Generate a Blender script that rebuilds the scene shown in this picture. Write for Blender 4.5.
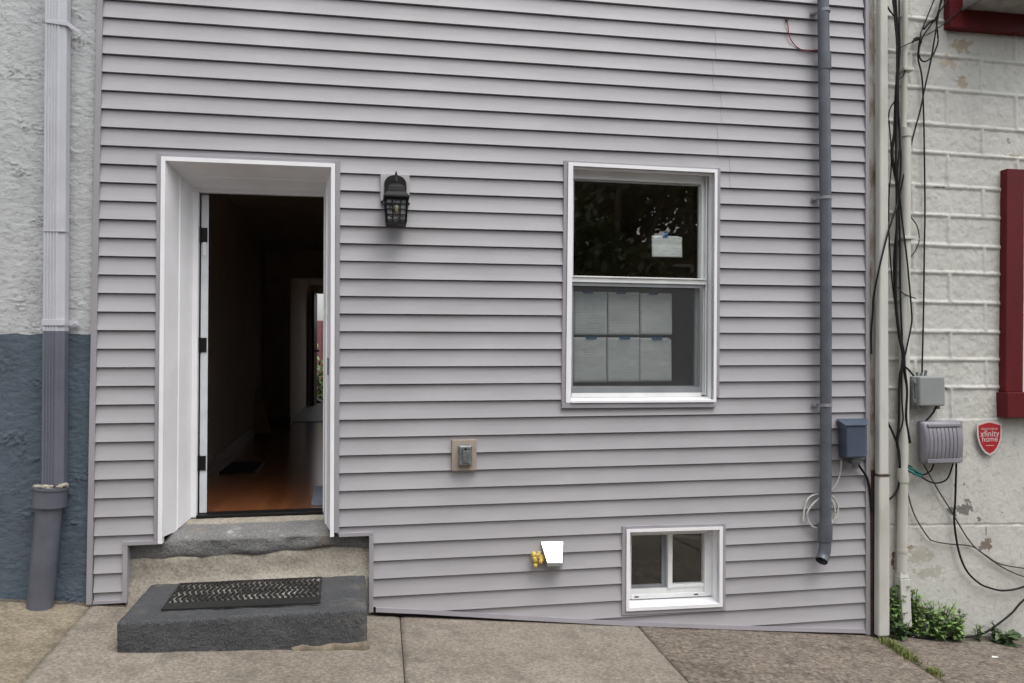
import bpy, bmesh, math, random
from mathutils import Vector, Matrix, noise
random.seed(7)
for o in list(bpy.data.objects): bpy.data.objects.remove(o)
C = bpy.context.scene.collection
S = bpy.context.scene

# ------------------------------------------------------------------ camera
cam = bpy.data.objects.new('camera', bpy.data.cameras.new('camera')); C.objects.link(cam)
cam.data.sensor_width = 36; cam.data.lens = 28; cam.data.clip_start = .05; cam.data.clip_end = 1500
R3 = ((0.9842, -0.0022, -0.1772), (-0.1772, -0.0239, -0.9839), (-0.0021, 0.9997, -0.0239))
cam.matrix_world = Matrix.Translation((0, -5.2561, 1.5218)) @ Matrix(R3).to_4x4()
S.camera = cam
# ------------------------------------------------------------------ light
SUN_EL, SUN_AZ = 64, 24           # degrees; sun stands in front of the facade, to the right
w = bpy.data.worlds.new('World'); S.world = w; w.use_nodes = True
nt = w.node_tree; nt.nodes.clear()
wo = nt.nodes.new('ShaderNodeOutputWorld'); bg = nt.nodes.new('ShaderNodeBackground')
sk = nt.nodes.new('ShaderNodeTexSky'); sk.sky_type = 'NISHITA'; sk.sun_disc = False
sk.sun_elevation = math.radians(SUN_EL); sk.sun_rotation = math.radians(180 - SUN_AZ)
sk.air_density = 1.2; sk.dust_density = 4; sk.ozone_density = 1
hs = nt.nodes.new('ShaderNodeHueSaturation'); hs.inputs['Saturation'].default_value = .22
nt.links.new(sk.outputs[0], hs.inputs['Color']); nt.links.new(hs.outputs[0], bg.inputs[0])
bg.inputs[1].default_value = .138
nt.links.new(bg.outputs[0], wo.inputs[0])
sl = bpy.data.lights.new('sun', 'SUN'); sl.energy = .55; sl.angle = math.radians(42); sl.color = (1, .96, .9)
so = bpy.data.objects.new('sun', sl); C.objects.link(so)
el, az = math.radians(SUN_EL), math.radians(SUN_AZ)
sd = Vector((math.sin(az)*math.cos(el), -math.cos(az)*math.cos(el), math.sin(el)))
so.rotation_euler = sd.to_track_quat('Z', 'Y').to_euler()
vs = S.view_settings; vs.view_transform = 'Standard'; vs.look = 'None'; vs.gamma = 1; vs.exposure = .80
vs.use_curve_mapping = False

# ------------------------------------------------------------------ materials
def newmat(name):
    m = bpy.data.materials.new(name); m.use_nodes = True
    t = m.node_tree; b = t.nodes['Principled BSDF']
    return m, t, b
def N(t, typ, **kw):
    n = t.nodes.new(typ)
    for k, v in kw.items():
        if k in n.inputs.keys(): n.inputs[k].default_value = v
        else: setattr(n, k, v)
    return n
def ramp(t, fac, stops):
    r = t.nodes.new('ShaderNodeValToRGB')
    while len(r.color_ramp.elements) < len(stops): r.color_ramp.elements.new(.5)
    for e, (p, c) in zip(r.color_ramp.elements, stops):
        e.position = p; e.color = (*c, 1) if len(c) == 3 else c
    t.links.new(fac, r.inputs[0]); return r.outputs[0]
def mixc(t, fac, a, b, mode='MIX'):
    n = t.nodes.new('ShaderNodeMix'); n.data_type = 'RGBA'; n.blend_type = mode
    for i, v in ((0, fac), (6, a), (7, b)):
        if hasattr(v, 'is_output'): t.links.new(v, n.inputs[i])
        elif i == 0: n.inputs[0].default_value = v
        else: n.inputs[i].default_value = (*v, 1)
    return n.outputs[2]
def tex(t, kind='noise', scale=5, detail=4, rough=.55, stretch=(1,1,1), off=(0,0,0), dist=0):
    tc = t.nodes.new('ShaderNodeTexCoord'); mp = t.nodes.new('ShaderNodeMapping')
    mp.inputs['Scale'].default_value = stretch; mp.inputs['Location'].default_value = off
    t.links.new(tc.outputs['Object'], mp.inputs[0])
    if kind == 'noise':
        n = N(t, 'ShaderNodeTexNoise', Scale=scale, Detail=detail, Roughness=rough, Distortion=dist)
        t.links.new(mp.outputs[0], n.inputs['Vector']); return n.outputs['Fac']
    n = N(t, 'ShaderNodeTexVoronoi', Scale=scale); t.links.new(mp.outputs[0], n.inputs['Vector'])
    return n.outputs['Distance'] if kind == 'voro' else n.outputs['Color']
def bump(t, b, h, strength=.3, dist=.01):
    n = N(t, 'ShaderNodeBump', Strength=strength, Distance=dist)
    t.links.new(h, n.inputs['Height']); 
    old = b.inputs['Normal'].links
    if old: t.links.new(old[0].from_socket, n.inputs['Normal'])
    t.links.new(n.outputs[0], b.inputs['Normal'])
def pm(name, c1, c2=None, scale=6, rough=.5, metal=0, bs=0, bscale=60, bdist=.003, stretch=(1,1,1), lo=.35, hi=.65, spec=.5, rvar=0):
    m, t, b = newmat(name)
    b.inputs['Roughness'].default_value = rough; b.inputs['Metallic'].default_value = metal
    b.inputs['Specular IOR Level'].default_value = spec
    if c2 is None: c2 = tuple(x*.88 for x in c1)
    t.links.new(ramp(t, tex(t, scale=scale, stretch=stretch), [(lo, c2), (hi, c1)]), b.inputs['Base Color'])
    if bs: bump(t, b, tex(t, scale=bscale, stretch=stretch), bs, bdist)
    return m
M = {}
# siding: vinyl with faint embossed grain and weather film
m, t, b = newmat('vinyl_siding'); b.inputs['Roughness'].default_value = .48
c = ramp(t, tex(t, scale=1.3, detail=6), [(.3, (.335,.326,.342)), (.7, (.392,.385,.401))])
c = mixc(t, .22, c, ramp(t, tex(t, scale=9, stretch=(.25,1,1), detail=6), [(.35, (.29,.282,.302)), (.7, (.44,.43,.455))]))
t.links.new(c, b.inputs['Base Color'])
bump(t, b, tex(t, scale=55, stretch=(.06,1,1), detail=3), .10, .002)
bump(t, b, tex(t, scale=2.2, stretch=(1,1,.6), detail=1), .35, .006)
M['siding'] = m
M['trim'] = pm('siding_trim', (.335,.322,.35), (.295,.283,.306), scale=3, rough=.45)
M['white'] = pm('white_aluminium', (.86,.86,.885), (.79,.79,.81), scale=4, rough=.38, bs=.05, bscale=20)
M['vinylwhite'] = pm('white_window_vinyl', (.76,.77,.77), (.68,.69,.69), scale=6, rough=.35)
M['doorwhite'] = pm('white_door_paint', (.66,.69,.72), (.58,.6,.63), scale=8, rough=.4)
M['black'] = pm('black_metal', (.010,.010,.011), (.006,.006,.007), scale=30, rough=.48, spec=.28, bs=.1, bscale=200)
M['rubber'] = pm('black_rubber', (.018,.018,.018), (.01,.01,.01), scale=30, rough=.6)
M['cable'] = pm('black_cable', (.008,.008,.009), (.014,.014,.014), scale=20, rough=.6, spec=.25)
M['browncable'] = pm('brown_cable', (.06,.05,.04), (.04,.035,.03), scale=20, rough=.6)
M['whitecable'] = pm('white_cable', (.6,.6,.56), (.45,.45,.42), scale=20, rough=.5)
M['redwire'] = pm('red_wire', (.30,.025,.025), (.22,.02,.02), scale=20, rough=.45)
M['teal'] = pm('teal_cable_tie', (.01,.16,.14), (.01,.1,.1), scale=30, rough=.5)
M['darkgap'] = pm('dark_gap', (.02,.018,.018), rough=.9)
M['interior'] = pm('interior_wall', (.62,.55,.45), (.56,.49,.40), scale=2, rough=.8)
M['interiorlight'] = pm('interior_pier', (.55,.52,.47), (.48,.45,.4), scale=2, rough=.8)
M['baseboard'] = pm('interior_baseboard', (.34,.32,.3), rough=.5)
M['tile'] = pm('kitchen_tile', (.26,.26,.27), (.2,.2,.21), scale=4, rough=.4)
M['cardboard'] = pm('leaning_board', (.75,.63,.50), (.65,.53,.4), scale=5, rough=.7)
M['pvc'] = pm('grey_pvc', (.115,.125,.145), (.075,.083,.1), scale=8, rough=.42, bs=.12, bscale=90, lo=.3, hi=.7)
M['pvcstrap'] = pm('grey_strap', (.28,.29,.31), (.2,.2,.22), scale=20, rough=.5)
M['bluebox'] = pm('blue_grey_box', (.068,.092,.135), (.053,.073,.11), scale=6, rough=.42)
M['greybox'] = pm('grey_enclosure', (.27,.285,.285), (.235,.25,.25), scale=6, rough=.5, bs=.1, bscale=120)
M['purplebox'] = pm('lilac_grey_enclosure', (.255,.25,.28), (.20,.195,.222), scale=7, rough=.5)
M['outlet'] = pm('grey_cast_metal', (.25,.275,.275), (.15,.165,.165), scale=40, rough=.4, metal=.5)
M['tan'] = pm('tan_block', (.36,.31,.255), (.30,.25,.2), scale=12, rough=.6)
M['mount'] = pm('mounting_block', (.43,.42,.43), (.38,.37,.38), scale=6, rough=.5)
M['galv'] = pm('bright_sheet_metal', (.86,.87,.87), (.68,.69,.69), scale=26, rough=.36, metal=.85)
M['galvside'] = pm('dull_sheet_metal', (.42,.43,.42), (.33,.34,.33), scale=12, rough=.45, metal=.7)
M['foam'] = pm('yellow_foam', (.72,.55,.14), (.5,.34,.07), scale=40, rough=.75, bs=.5, bscale=80)
M['paper'] = pm('plain_paper', (.80,.80,.80), (.7,.71,.72), scale=5, rough=.8)
m, t, b = newmat('printed_paper'); b.inputs['Roughness'].default_value = .8
tc = t.nodes.new('ShaderNodeTexCoord'); wv = N(t, 'ShaderNodeTexWave', Scale=17, Distortion=0); wv.bands_direction = 'Z'
t.links.new(tc.outputs['Object'], wv.inputs['Vector'])
ln_ = ramp(t, wv.outputs['Fac'], [(.70, (0,0,0)), (.80, (1,1,1))])
gap_ = ramp(t, tex(t, scale=16, stretch=(.8,1,2.6), detail=3), [(.46, (0,0,0)), (.58, (.32,.32,.32))])
mk_ = mixc(t, 1.0, ln_, gap_, 'MULTIPLY')
c = mixc(t, mk_, ramp(t, tex(t, scale=4, detail=5), [(.3, (.70,.71,.72)), (.7, (.86,.86,.86))]), (.36,.37,.39))
oi = t.nodes.new('ShaderNodeObjectInfo')
c = mixc(t, 1.0, c, ramp(t, oi.outputs['Random'], [(0, (.78,.82,.84)), (.5, (.90,.90,.88)), (1, (1,1,1))]), 'MULTIPLY')
t.links.new(c, b.inputs['Base Color']); M['printed'] = m
M['bluelight'] = pm('pale_blue_light_patch', (.30,.34,.45), (.24,.27,.37), scale=5, rough=.35)  # pale blue painted in place of light reflected on the hall floor
M['tape'] = pm('blue_tape', (.03,.13,.36), (.02,.1,.3), scale=20, rough=.6)
M['screenframe'] = pm('grey_screen_frame', (.22,.235,.245), (.19,.2,.21), scale=6, rough=.45)
M['sash'] = pm('sash_grey', (.42,.43,.44), (.36,.37,.38), scale=6, rough=.45)
M['signred'] = pm('sign_red', (.40,.012,.02), (.33,.01,.016), scale=8, rough=.35)
M['signwhite'] = pm('sign_white', (.62,.52,.52), rough=.45)
M['redframe'] = pm('dark_red_paint', (.115,.0075,.010), (.088,.006,.008), scale=7, rough=.55, spec=.25, bs=.15, bscale=50, stretch=(1,1,.2))
M['curtain'] = pm('pale_curtain', (.62,.55,.58), (.5,.44,.46), scale=8, rough=.8)
M['acmetal'] = pm('weathered_ac_case', (.40,.39,.37), (.22,.21,.19), scale=7, rough=.5)
M['bulb'] = pm('bulb_glass', (.22,.18,.11), (.12,.1,.06), scale=30, rough=.3)
M['frost'] = pm('lantern_glass', (.33,.34,.345), (.06,.06,.065), scale=38, rough=.15)
# downspout paints split with height, object coords hold world metres
def splitpaint(name, top, low, zc, rough=.5, wob=.004, streak=None):
    m, t, b = newmat(name); b.inputs['Roughness'].default_value = rough
    tc = t.nodes.new('ShaderNodeTexCoord'); sp = t.nodes.new('ShaderNodeSeparateXYZ')
    t.links.new(tc.outputs['Object'], sp.inputs[0])
    nz = tex(t, scale=9, detail=3)
    a = N(t, 'ShaderNodeMath', operation='MULTIPLY_ADD'); t.links.new(nz, a.inputs[0]); a.inputs[1].default_value = wob; t.links.new(sp.outputs[2], a.inputs[2])
    g = N(t, 'ShaderNodeMath', operation='GREATER_THAN'); t.links.new(a.outputs[0], g.inputs[0]); g.inputs[1].default_value = zc
    n1 = tex(t, scale=5, detail=6)
    ct = ramp(t, n1, [(.3, tuple(x*.86 for x in top)), (.7, top)])
    cl = ramp(t, n1, [(.3, tuple(x*.75 for x in low)), (.7, low)])
    col = mixc(t, g.outputs[0], cl, ct)
    t.links.new(col, b.inputs['Base Color'])
    return m, t, b
m, t, b = splitpaint('stucco_two_tone', (.50,.513,.52), (.090,.122,.155), 1.703, .8, .03)
bump(t, b, tex(t, scale=26, stretch=(1,1,1.7), detail=8, rough=.68, dist=.4), .55, .012)
bump(t, b, tex(t, scale=150, detail=2), .35, .003)
bump(t, b, ramp(t, tex(t, scale=20, stretch=(1,1,2.4), detail=9, rough=.66, dist=.3), [(.565, (0,0,0)), (.59, (1,1,1))]), .6, .009)
bump(t, b, ramp(t, tex(t, scale=36, stretch=(1,1,2.0), detail=8, rough=.7, off=(4,0,7)), [(.36, (0,0,0)), (.375, (1,1,1))]), .35, .006)
M['stucco'] = m
M['downspout'] = splitpaint('downspout_two_tone', (.52,.53,.57), (.142,.148,.186), 1.657, .5, .004)[0]
M['boot'] = pm('grey_painted_pipe', (.118,.124,.152), (.088,.093,.115), scale=6, rough=.5)
M['whitepipe'] = pm('old_white_pipe_paint', (.56,.56,.52), (.40,.39,.34), scale=5, rough=.5, stretch=(1,1,.35), bs=.15, bscale=50, lo=.25, hi=.55)
M['whitestrip'] = pm('stained_white_strip', (.42,.40,.36), (.16,.11,.08), scale=9, rough=.7, stretch=(1,1,.4), lo=.35, hi=.55)
M['rust'] = pm('rusty_dark_gap', (.07,.035,.025), (.03,.02,.018), scale=14, rough=.9)
# painted block wall with peeling paint
m, t, b = newmat('painted_block'); b.inputs['Roughness'].default_value = .62
c = ramp(t, tex(t, scale=3, detail=8, rough=.6), [(.3, (.45,.45,.415)), (.7, (.585,.585,.55))])
c = mixc(t, .5, c, ramp(t, tex(t, scale=24, detail=5, rough=.7), [(.30, (.27,.25,.205)), (.44, (.55,.545,.505))]))
BLK = (6.8, .3, -.5)
tc = t.nodes.new('ShaderNodeTexCoord')
nzc = N(t, 'ShaderNodeTexNoise', Scale=26, Detail=5, Roughness=.65)
t.links.new(tc.outputs['Object'], nzc.inputs['Vector'])
def blob(c, pos, rx, rz, col, th=1.0):
    mp = t.nodes.new('ShaderNodeMapping'); mp.vector_type = 'POINT'
    mp.inputs['Location'].default_value = (-(pos[0]-BLK[0])/rx, 0, -(pos[2]-BLK[2])/rz); mp.inputs['Scale'].default_value = (1/rx, 0, 1/rz)
    t.links.new(tc.outputs['Object'], mp.inputs[0])
    ln = N(t, 'ShaderNodeVectorMath', operation='LENGTH'); t.links.new(mp.outputs[0], ln.inputs[0])
    a = N(t, 'ShaderNodeMath', operation='MULTIPLY_ADD'); t.links.new(nzc.outputs['Fac'], a.inputs[0]); a.inputs[1].default_value = 3.2
    s_ = N(t, 'ShaderNodeMath', operation='SUBTRACT'); t.links.new(ln.outputs['Value'], s_.inputs[0]); s_.inputs[1].default_value = 1.6
    t.links.new(s_.outputs[0], a.inputs[2])
    return mixc(t, ramp(t, a.outputs[0], [(.0, (1,1,1)), (th, (1,1,1)), (min(.999, th+.05), (0,0,0))]), c, col)
TANP, GREYP, BRN = (.40,.34,.25), (.17,.165,.155), (.20,.165,.13)
for px, rx, rz, col, th in (((4.4252, 0.03, 3.9075), .095, .06, TANP, .85), ((4.3202, 0.03, 3.7706), .09, .05, (.44,.39,.30), .75), ((4.4373, 0.03, 3.6253), .06, .05, TANP, .8),
      ((4.3973, 0.03, 0.4052), .06, .06, GREYP, .9), ((4.2959, 0.03, 0.3939), .05, .04, GREYP, .8), ((4.5709, 0.03, 0.1302), .05, .05, BRN, .9), ((4.5728, 0.03, 0.2346), .008, .05, GREYP, .6),
      ((4.3159, 0.03, 0.5788), .012, .02, GREYP, .6), ((4.3922, 0.03, 0.5914), .008, .02, GREYP, .6), ((4.7126, 0.03, 0.3641), .025, .01, GREYP, .6), ((4.5147, 0.03, 0.319), .02, .03, GREYP, .5),
      ((3.934, 0.03, 0.1355), .05, .03, (.30,.25,.16), .55), ((4.0072, 0.03, 0.0736), .12, .07, (.40,.385,.33), .8), ((4.0878, 0.03, -0.0549), .14, .06, (.41,.40,.35), .75),
      ((4.2192, 0.03, 2.8174), .09, .01, (.20,.19,.17), .55), ((4.8612, 0.03, 3.0873), .07, .02, (.33,.29,.22), .5), ((4.8283, 0.03, 3.2013), .03, .03, (.3,.3,.28), .5), ((3.7945, 0.02, 0.0566), .02, .12, (.16,.09,.06), .6)):
    c = blob(c, px, rx, rz, col, th)
t.links.new(c, b.inputs['Base Color'])
bump(t, b, tex(t, scale=34, detail=7, rough=.7), .45, .009)
bump(t, b, tex(t, scale=140, detail=2), .2, .002)
bump(t, b, ramp(t, tex(t, scale=15, detail=9, rough=.68), [(.57, (0,0,0)), (.585, (1,1,1))]), .5, .006)
M['block'] = m
# concretes
def concrete(name, a, bcol, speck, dark, sc=160, amt=.55, stain=.9):
    m, t, b = newmat(name); b.inputs['Roughness'].default_value = .85
    c = ramp(t, tex(t, scale=2.2, detail=8, rough=.65), [(.3, bcol), (.7, a)])
    c = mixc(t, amt, c, ramp(t, tex(t, scale=sc, detail=3, rough=.8), [(.35, dark), (.5, a), (.68, speck)]))
    c = mixc(t, stain, c, ramp(t, tex(t, scale=.9, detail=7, rough=.7, off=(3,1,0)), [(.36, (.60,.57,.53)), (.58, (1,1,1))]), 'MULTIPLY')
    c = mixc(t, .35, c, ramp(t, tex(t, 'voro', scale=sc*.55), [(.0, speck), (.35, a), (.75, dark)]))
    t.links.new(c, b.inputs['Base Color'])
    c = mixc(t, ramp(t, tex(t, scale=5.5, detail=9, rough=.72, off=(7,3,0)), [(.50, (0,0,0)), (.72, (.75,.75,.75))]), c, dark)
    c = mixc(t, ramp(t, tex(t, scale=13, detail=8, rough=.75, off=(1,9,0)), [(.56, (0,0,0)), (.74, (.6,.6,.6))]), c, speck)
    t.links.new(c, b.inputs['Base Color'])
    bump(t, b, tex(t, scale=sc, detail=4), .7, .005); bump(t, b, tex(t, scale=9, detail=6), .4, .012)
    return m
M['concrete'] = concrete('sidewalk_concrete', (.285,.25,.205), (.205,.175,.138), (.47,.43,.37), (.10,.085,.068), 85)
M['concreteleft'] = concrete('stained_sidewalk_concrete', (.30,.255,.185), (.205,.16,.105), (.45,.41,.33), (.10,.082,.06), 80, .55)
M['aggregate'] = concrete('brown_aggregate_concrete', (.205,.168,.132), (.115,.093,.078), (.40,.35,.29), (.032,.026,.023), 46, .9, 1.0)
M['ground'] = concrete('ground_soil', (.12,.10,.08), (.08,.07,.055), (.2,.18,.15), (.04,.035,.03), 90)
M['joint'] = pm('sandy_joint_fill', (.10,.08,.06), (.05,.042,.034), scale=30, rough=.95)
M['asphalt'] = concrete('asphalt', (.055,.055,.056), (.045,.045,.046), (.10,.10,.1), (.03,.03,.03), 120)
M['cement'] = None
m, t, b = newmat('rough_cement'); b.inputs['Roughness'].default_value = .88
c = ramp(t, tex(t, scale=4, detail=8, rough=.65, stretch=(.5,1,1.6)), [(.3, (.15,.13,.10)), (.48, (.29,.265,.21)), (.72, (.40,.375,.31))])
c = mixc(t, .4, c, ramp(t, tex(t, scale=60, detail=4), [(.35, (.18,.16,.13)), (.6, (.45,.42,.36))]))
t.links.new(c, b.inputs['Base Color']); bump(t, b, tex(t, scale=14, detail=8, rough=.65), .6, .02); M['cement'] = m
M['cementdark'] = pm('dirty_cement', (.24,.20,.14), (.12,.10,.075), scale=14, rough=.9, bs=.6, bscale=30, bdist=.012)
def stone(name, lo, hi, speck, patch):
    m, t, b = newmat(name); b.inputs['Roughness'].default_value = .75
    c = ramp(t, tex(t, scale=5, detail=8, rough=.7), [(.3, lo), (.68, hi)])
    c = mixc(t, .5, c, ramp(t, tex(t, scale=130, detail=4, rough=.8), [(.38, tuple(x*.55 for x in lo)), (.55, hi), (.72, speck)]))
    c = mixc(t, ramp(t, tex(t, scale=3.2, detail=9, rough=.7, off=(5,2,1)), [(.56, (0,0,0)), (.66, (.8,.8,.8))]), c, patch)
    c = mixc(t, ramp(t, tex(t, scale=9, detail=9, rough=.75, off=(2,8,3), stretch=(.5,1,1.5)), [(.60, (0,0,0)), (.70, (.55,.55,.55))]), c, tuple(min(1,x*3.2) for x in hi))
    t.links.new(c, b.inputs['Base Color'])
    bump(t, b, tex(t, scale=90, detail=6), .9, .008); bump(t, b, tex(t, scale=18, detail=8, rough=.65), .8, .025)
    return m
M['step'] = stone('dark_slate_step', (.034,.036,.040), (.088,.092,.099), (.22,.22,.22), (.15,.135,.115))
M['sillstone'] = stone('worn_bluestone', (.085,.085,.087), (.26,.26,.258), (.42,.41,.39), (.25,.20,.14))
# glass: clear pane that reflects the street
def glass(name, ior=.17, tint=(.86,.89,.88)):
    m = bpy.data.materials.new(name); m.use_nodes = True; t = m.node_tree; t.nodes.clear()
    o = t.nodes.new('ShaderNodeOutputMaterial'); mx = t.nodes.new('ShaderNodeMixShader')
    tr = t.nodes.new('ShaderNodeBsdfTransparent'); tr.inputs[0].default_value = (*tint, 1)
    gl = t.nodes.new('ShaderNodeBsdfGlossy'); gl.inputs['Roughness'].default_value = .0
    lw = t.nodes.new('ShaderNodeLayerWeight'); lw.inputs[0].default_value = .5
    pw = N(t, 'ShaderNodeMath', operation='POWER'); t.links.new(lw.outputs['Facing'], pw.inputs[0]); pw.inputs[1].default_value = 5
    fr = N(t, 'ShaderNodeMath', operation='MULTIPLY_ADD'); t.links.new(pw.outputs[0], fr.inputs[0]); fr.inputs[1].default_value = 1-ior; fr.inputs[2].default_value = ior
    t.links.new(fr.outputs[0], mx.inputs[0]); t.links.new(tr.outputs[0], mx.inputs[1]); t.links.new(gl.outputs[0], mx.inputs[2])
    t.links.new(mx.outputs[0], o.inputs[0]); return m
M['glass'] = glass('window_glass')
m = bpy.data.materials.new('insect_mesh'); m.use_nodes = True; t = m.node_tree; t.nodes.clear()
o = t.nodes.new('ShaderNodeOutputMaterial'); mx = t.nodes.new('ShaderNodeMixShader'); tr = t.nodes.new('ShaderNodeBsdfTransparent')
df = t.nodes.new('ShaderNodeBsdfDiffuse'); df.inputs[0].default_value = (.12,.125,.13,1); mx.inputs[0].default_value = .30
t.links.new(tr.outputs[0], mx.inputs[1]); t.links.new(df.outputs[0], mx.inputs[2]); t.links.new(mx.outputs[0], o.inputs[0]); M['mesh'] = m
# wood floor boards
m, t, b = newmat('wood_floor'); b.inputs['Roughness'].default_value = .2
tc = t.nodes.new('ShaderNodeTexCoord'); mp = t.nodes.new('ShaderNodeMapping'); mp.inputs['Rotation'].default_value = (0,0,math.pi/2)
t.links.new(tc.outputs['Object'], mp.inputs[0])
bk = N(t, 'ShaderNodeTexBrick', Scale=1.0); bk.inputs['Brick Width'].default_value = .95; bk.inputs['Row Height'].default_value = .083
bk.inputs['Mortar Size'].default_value = .002; bk.inputs['Color1'].default_value = (.24,.085,.036,1); bk.inputs['Color2'].default_value = (.155,.052,.022,1); bk.inputs['Mortar'].default_value = (.03,.012,.006,1)
t.links.new(mp.outputs[0], bk.inputs['Vector'])
t.links.new(mixc(t, .35, bk.outputs['Color'], ramp(t, tex(t, scale=30, stretch=(1,.06,1), detail=5), [(.3, (.13,.045,.018)), (.7, (.32,.13,.05))])), b.inputs['Base Color']); M['floor'] = m
# foliage
def leafmat(name, a, bb):
    m, t, b = newmat(name); b.inputs['Roughness'].default_value = .5
    g = t.nodes.new('ShaderNodeNewGeometry')
    t.links.new(ramp(t, g.outputs['Random Per Island'], [(0, a), (1, bb)]), b.inputs['Base Color'])
    return m
M['weed'] = leafmat('weed_leaf', (.09,.165,.04), (.23,.35,.12))
M['weeddark'] = leafmat('dark_weed_leaf', (.03,.06,.02), (.085,.14,.05))
M['grass'] = leafmat('grass_blade', (.07,.11,.02), (.20,.22,.06))
M['treeleaf'] = leafmat('tree_leaf', (.05,.07,.025), (.12,.15,.06))
M['bark'] = pm('bark', (.10,.075,.055), (.05,.04,.03), scale=12, rough=.9, stretch=(1,1,.2), bs=.6, bscale=20)
M['stem'] = pm('green_stem', (.09,.12,.04), rough=.6)
m, t, b = newmat('street_brick'); b.inputs['Roughness'].default_value = .85
bk = N(t, 'ShaderNodeTexBrick', Scale=1.0); bk.inputs['Brick Width'].default_value = .22; bk.inputs['Row Height'].default_value = .075; bk.inputs['Mortar Size'].default_value = .01
bk.inputs['Color1'].default_value = (.16,.075,.05,1); bk.inputs['Color2'].default_value = (.10,.05,.035,1); bk.inputs['Mortar'].default_value = (.2,.18,.16,1)
tc = t.nodes.new('ShaderNodeTexCoord'); mp = t.nodes.new('ShaderNodeMapping'); mp.inputs['Rotation'].default_value = (math.pi/2,0,0)
t.links.new(tc.outputs['Object'], mp.inputs[0]); t.links.new(mp.outputs[0], bk.inputs['Vector']); t.links.new(bk.outputs['Color'], b.inputs['Base Color']); M['brick'] = m
M['roof'] = pm('dark_roof', (.035,.033,.033), (.02,.02,.02), scale=12, rough=.85)
M['ochre'] = pm('ochre_siding', (.20,.165,.09), (.16,.13,.07), scale=4, rough=.8)
M['darkglass'] = pm('dark_house_glass', (.02,.022,.025), rough=.1)
M['fencered'] = pm('faded_red_fence', (.20,.085,.09), (.15,.062,.066), scale=6, rough=.8)
M['chip'] = pm('white_paint_chip', (.75,.75,.73), rough=.8)

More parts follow.
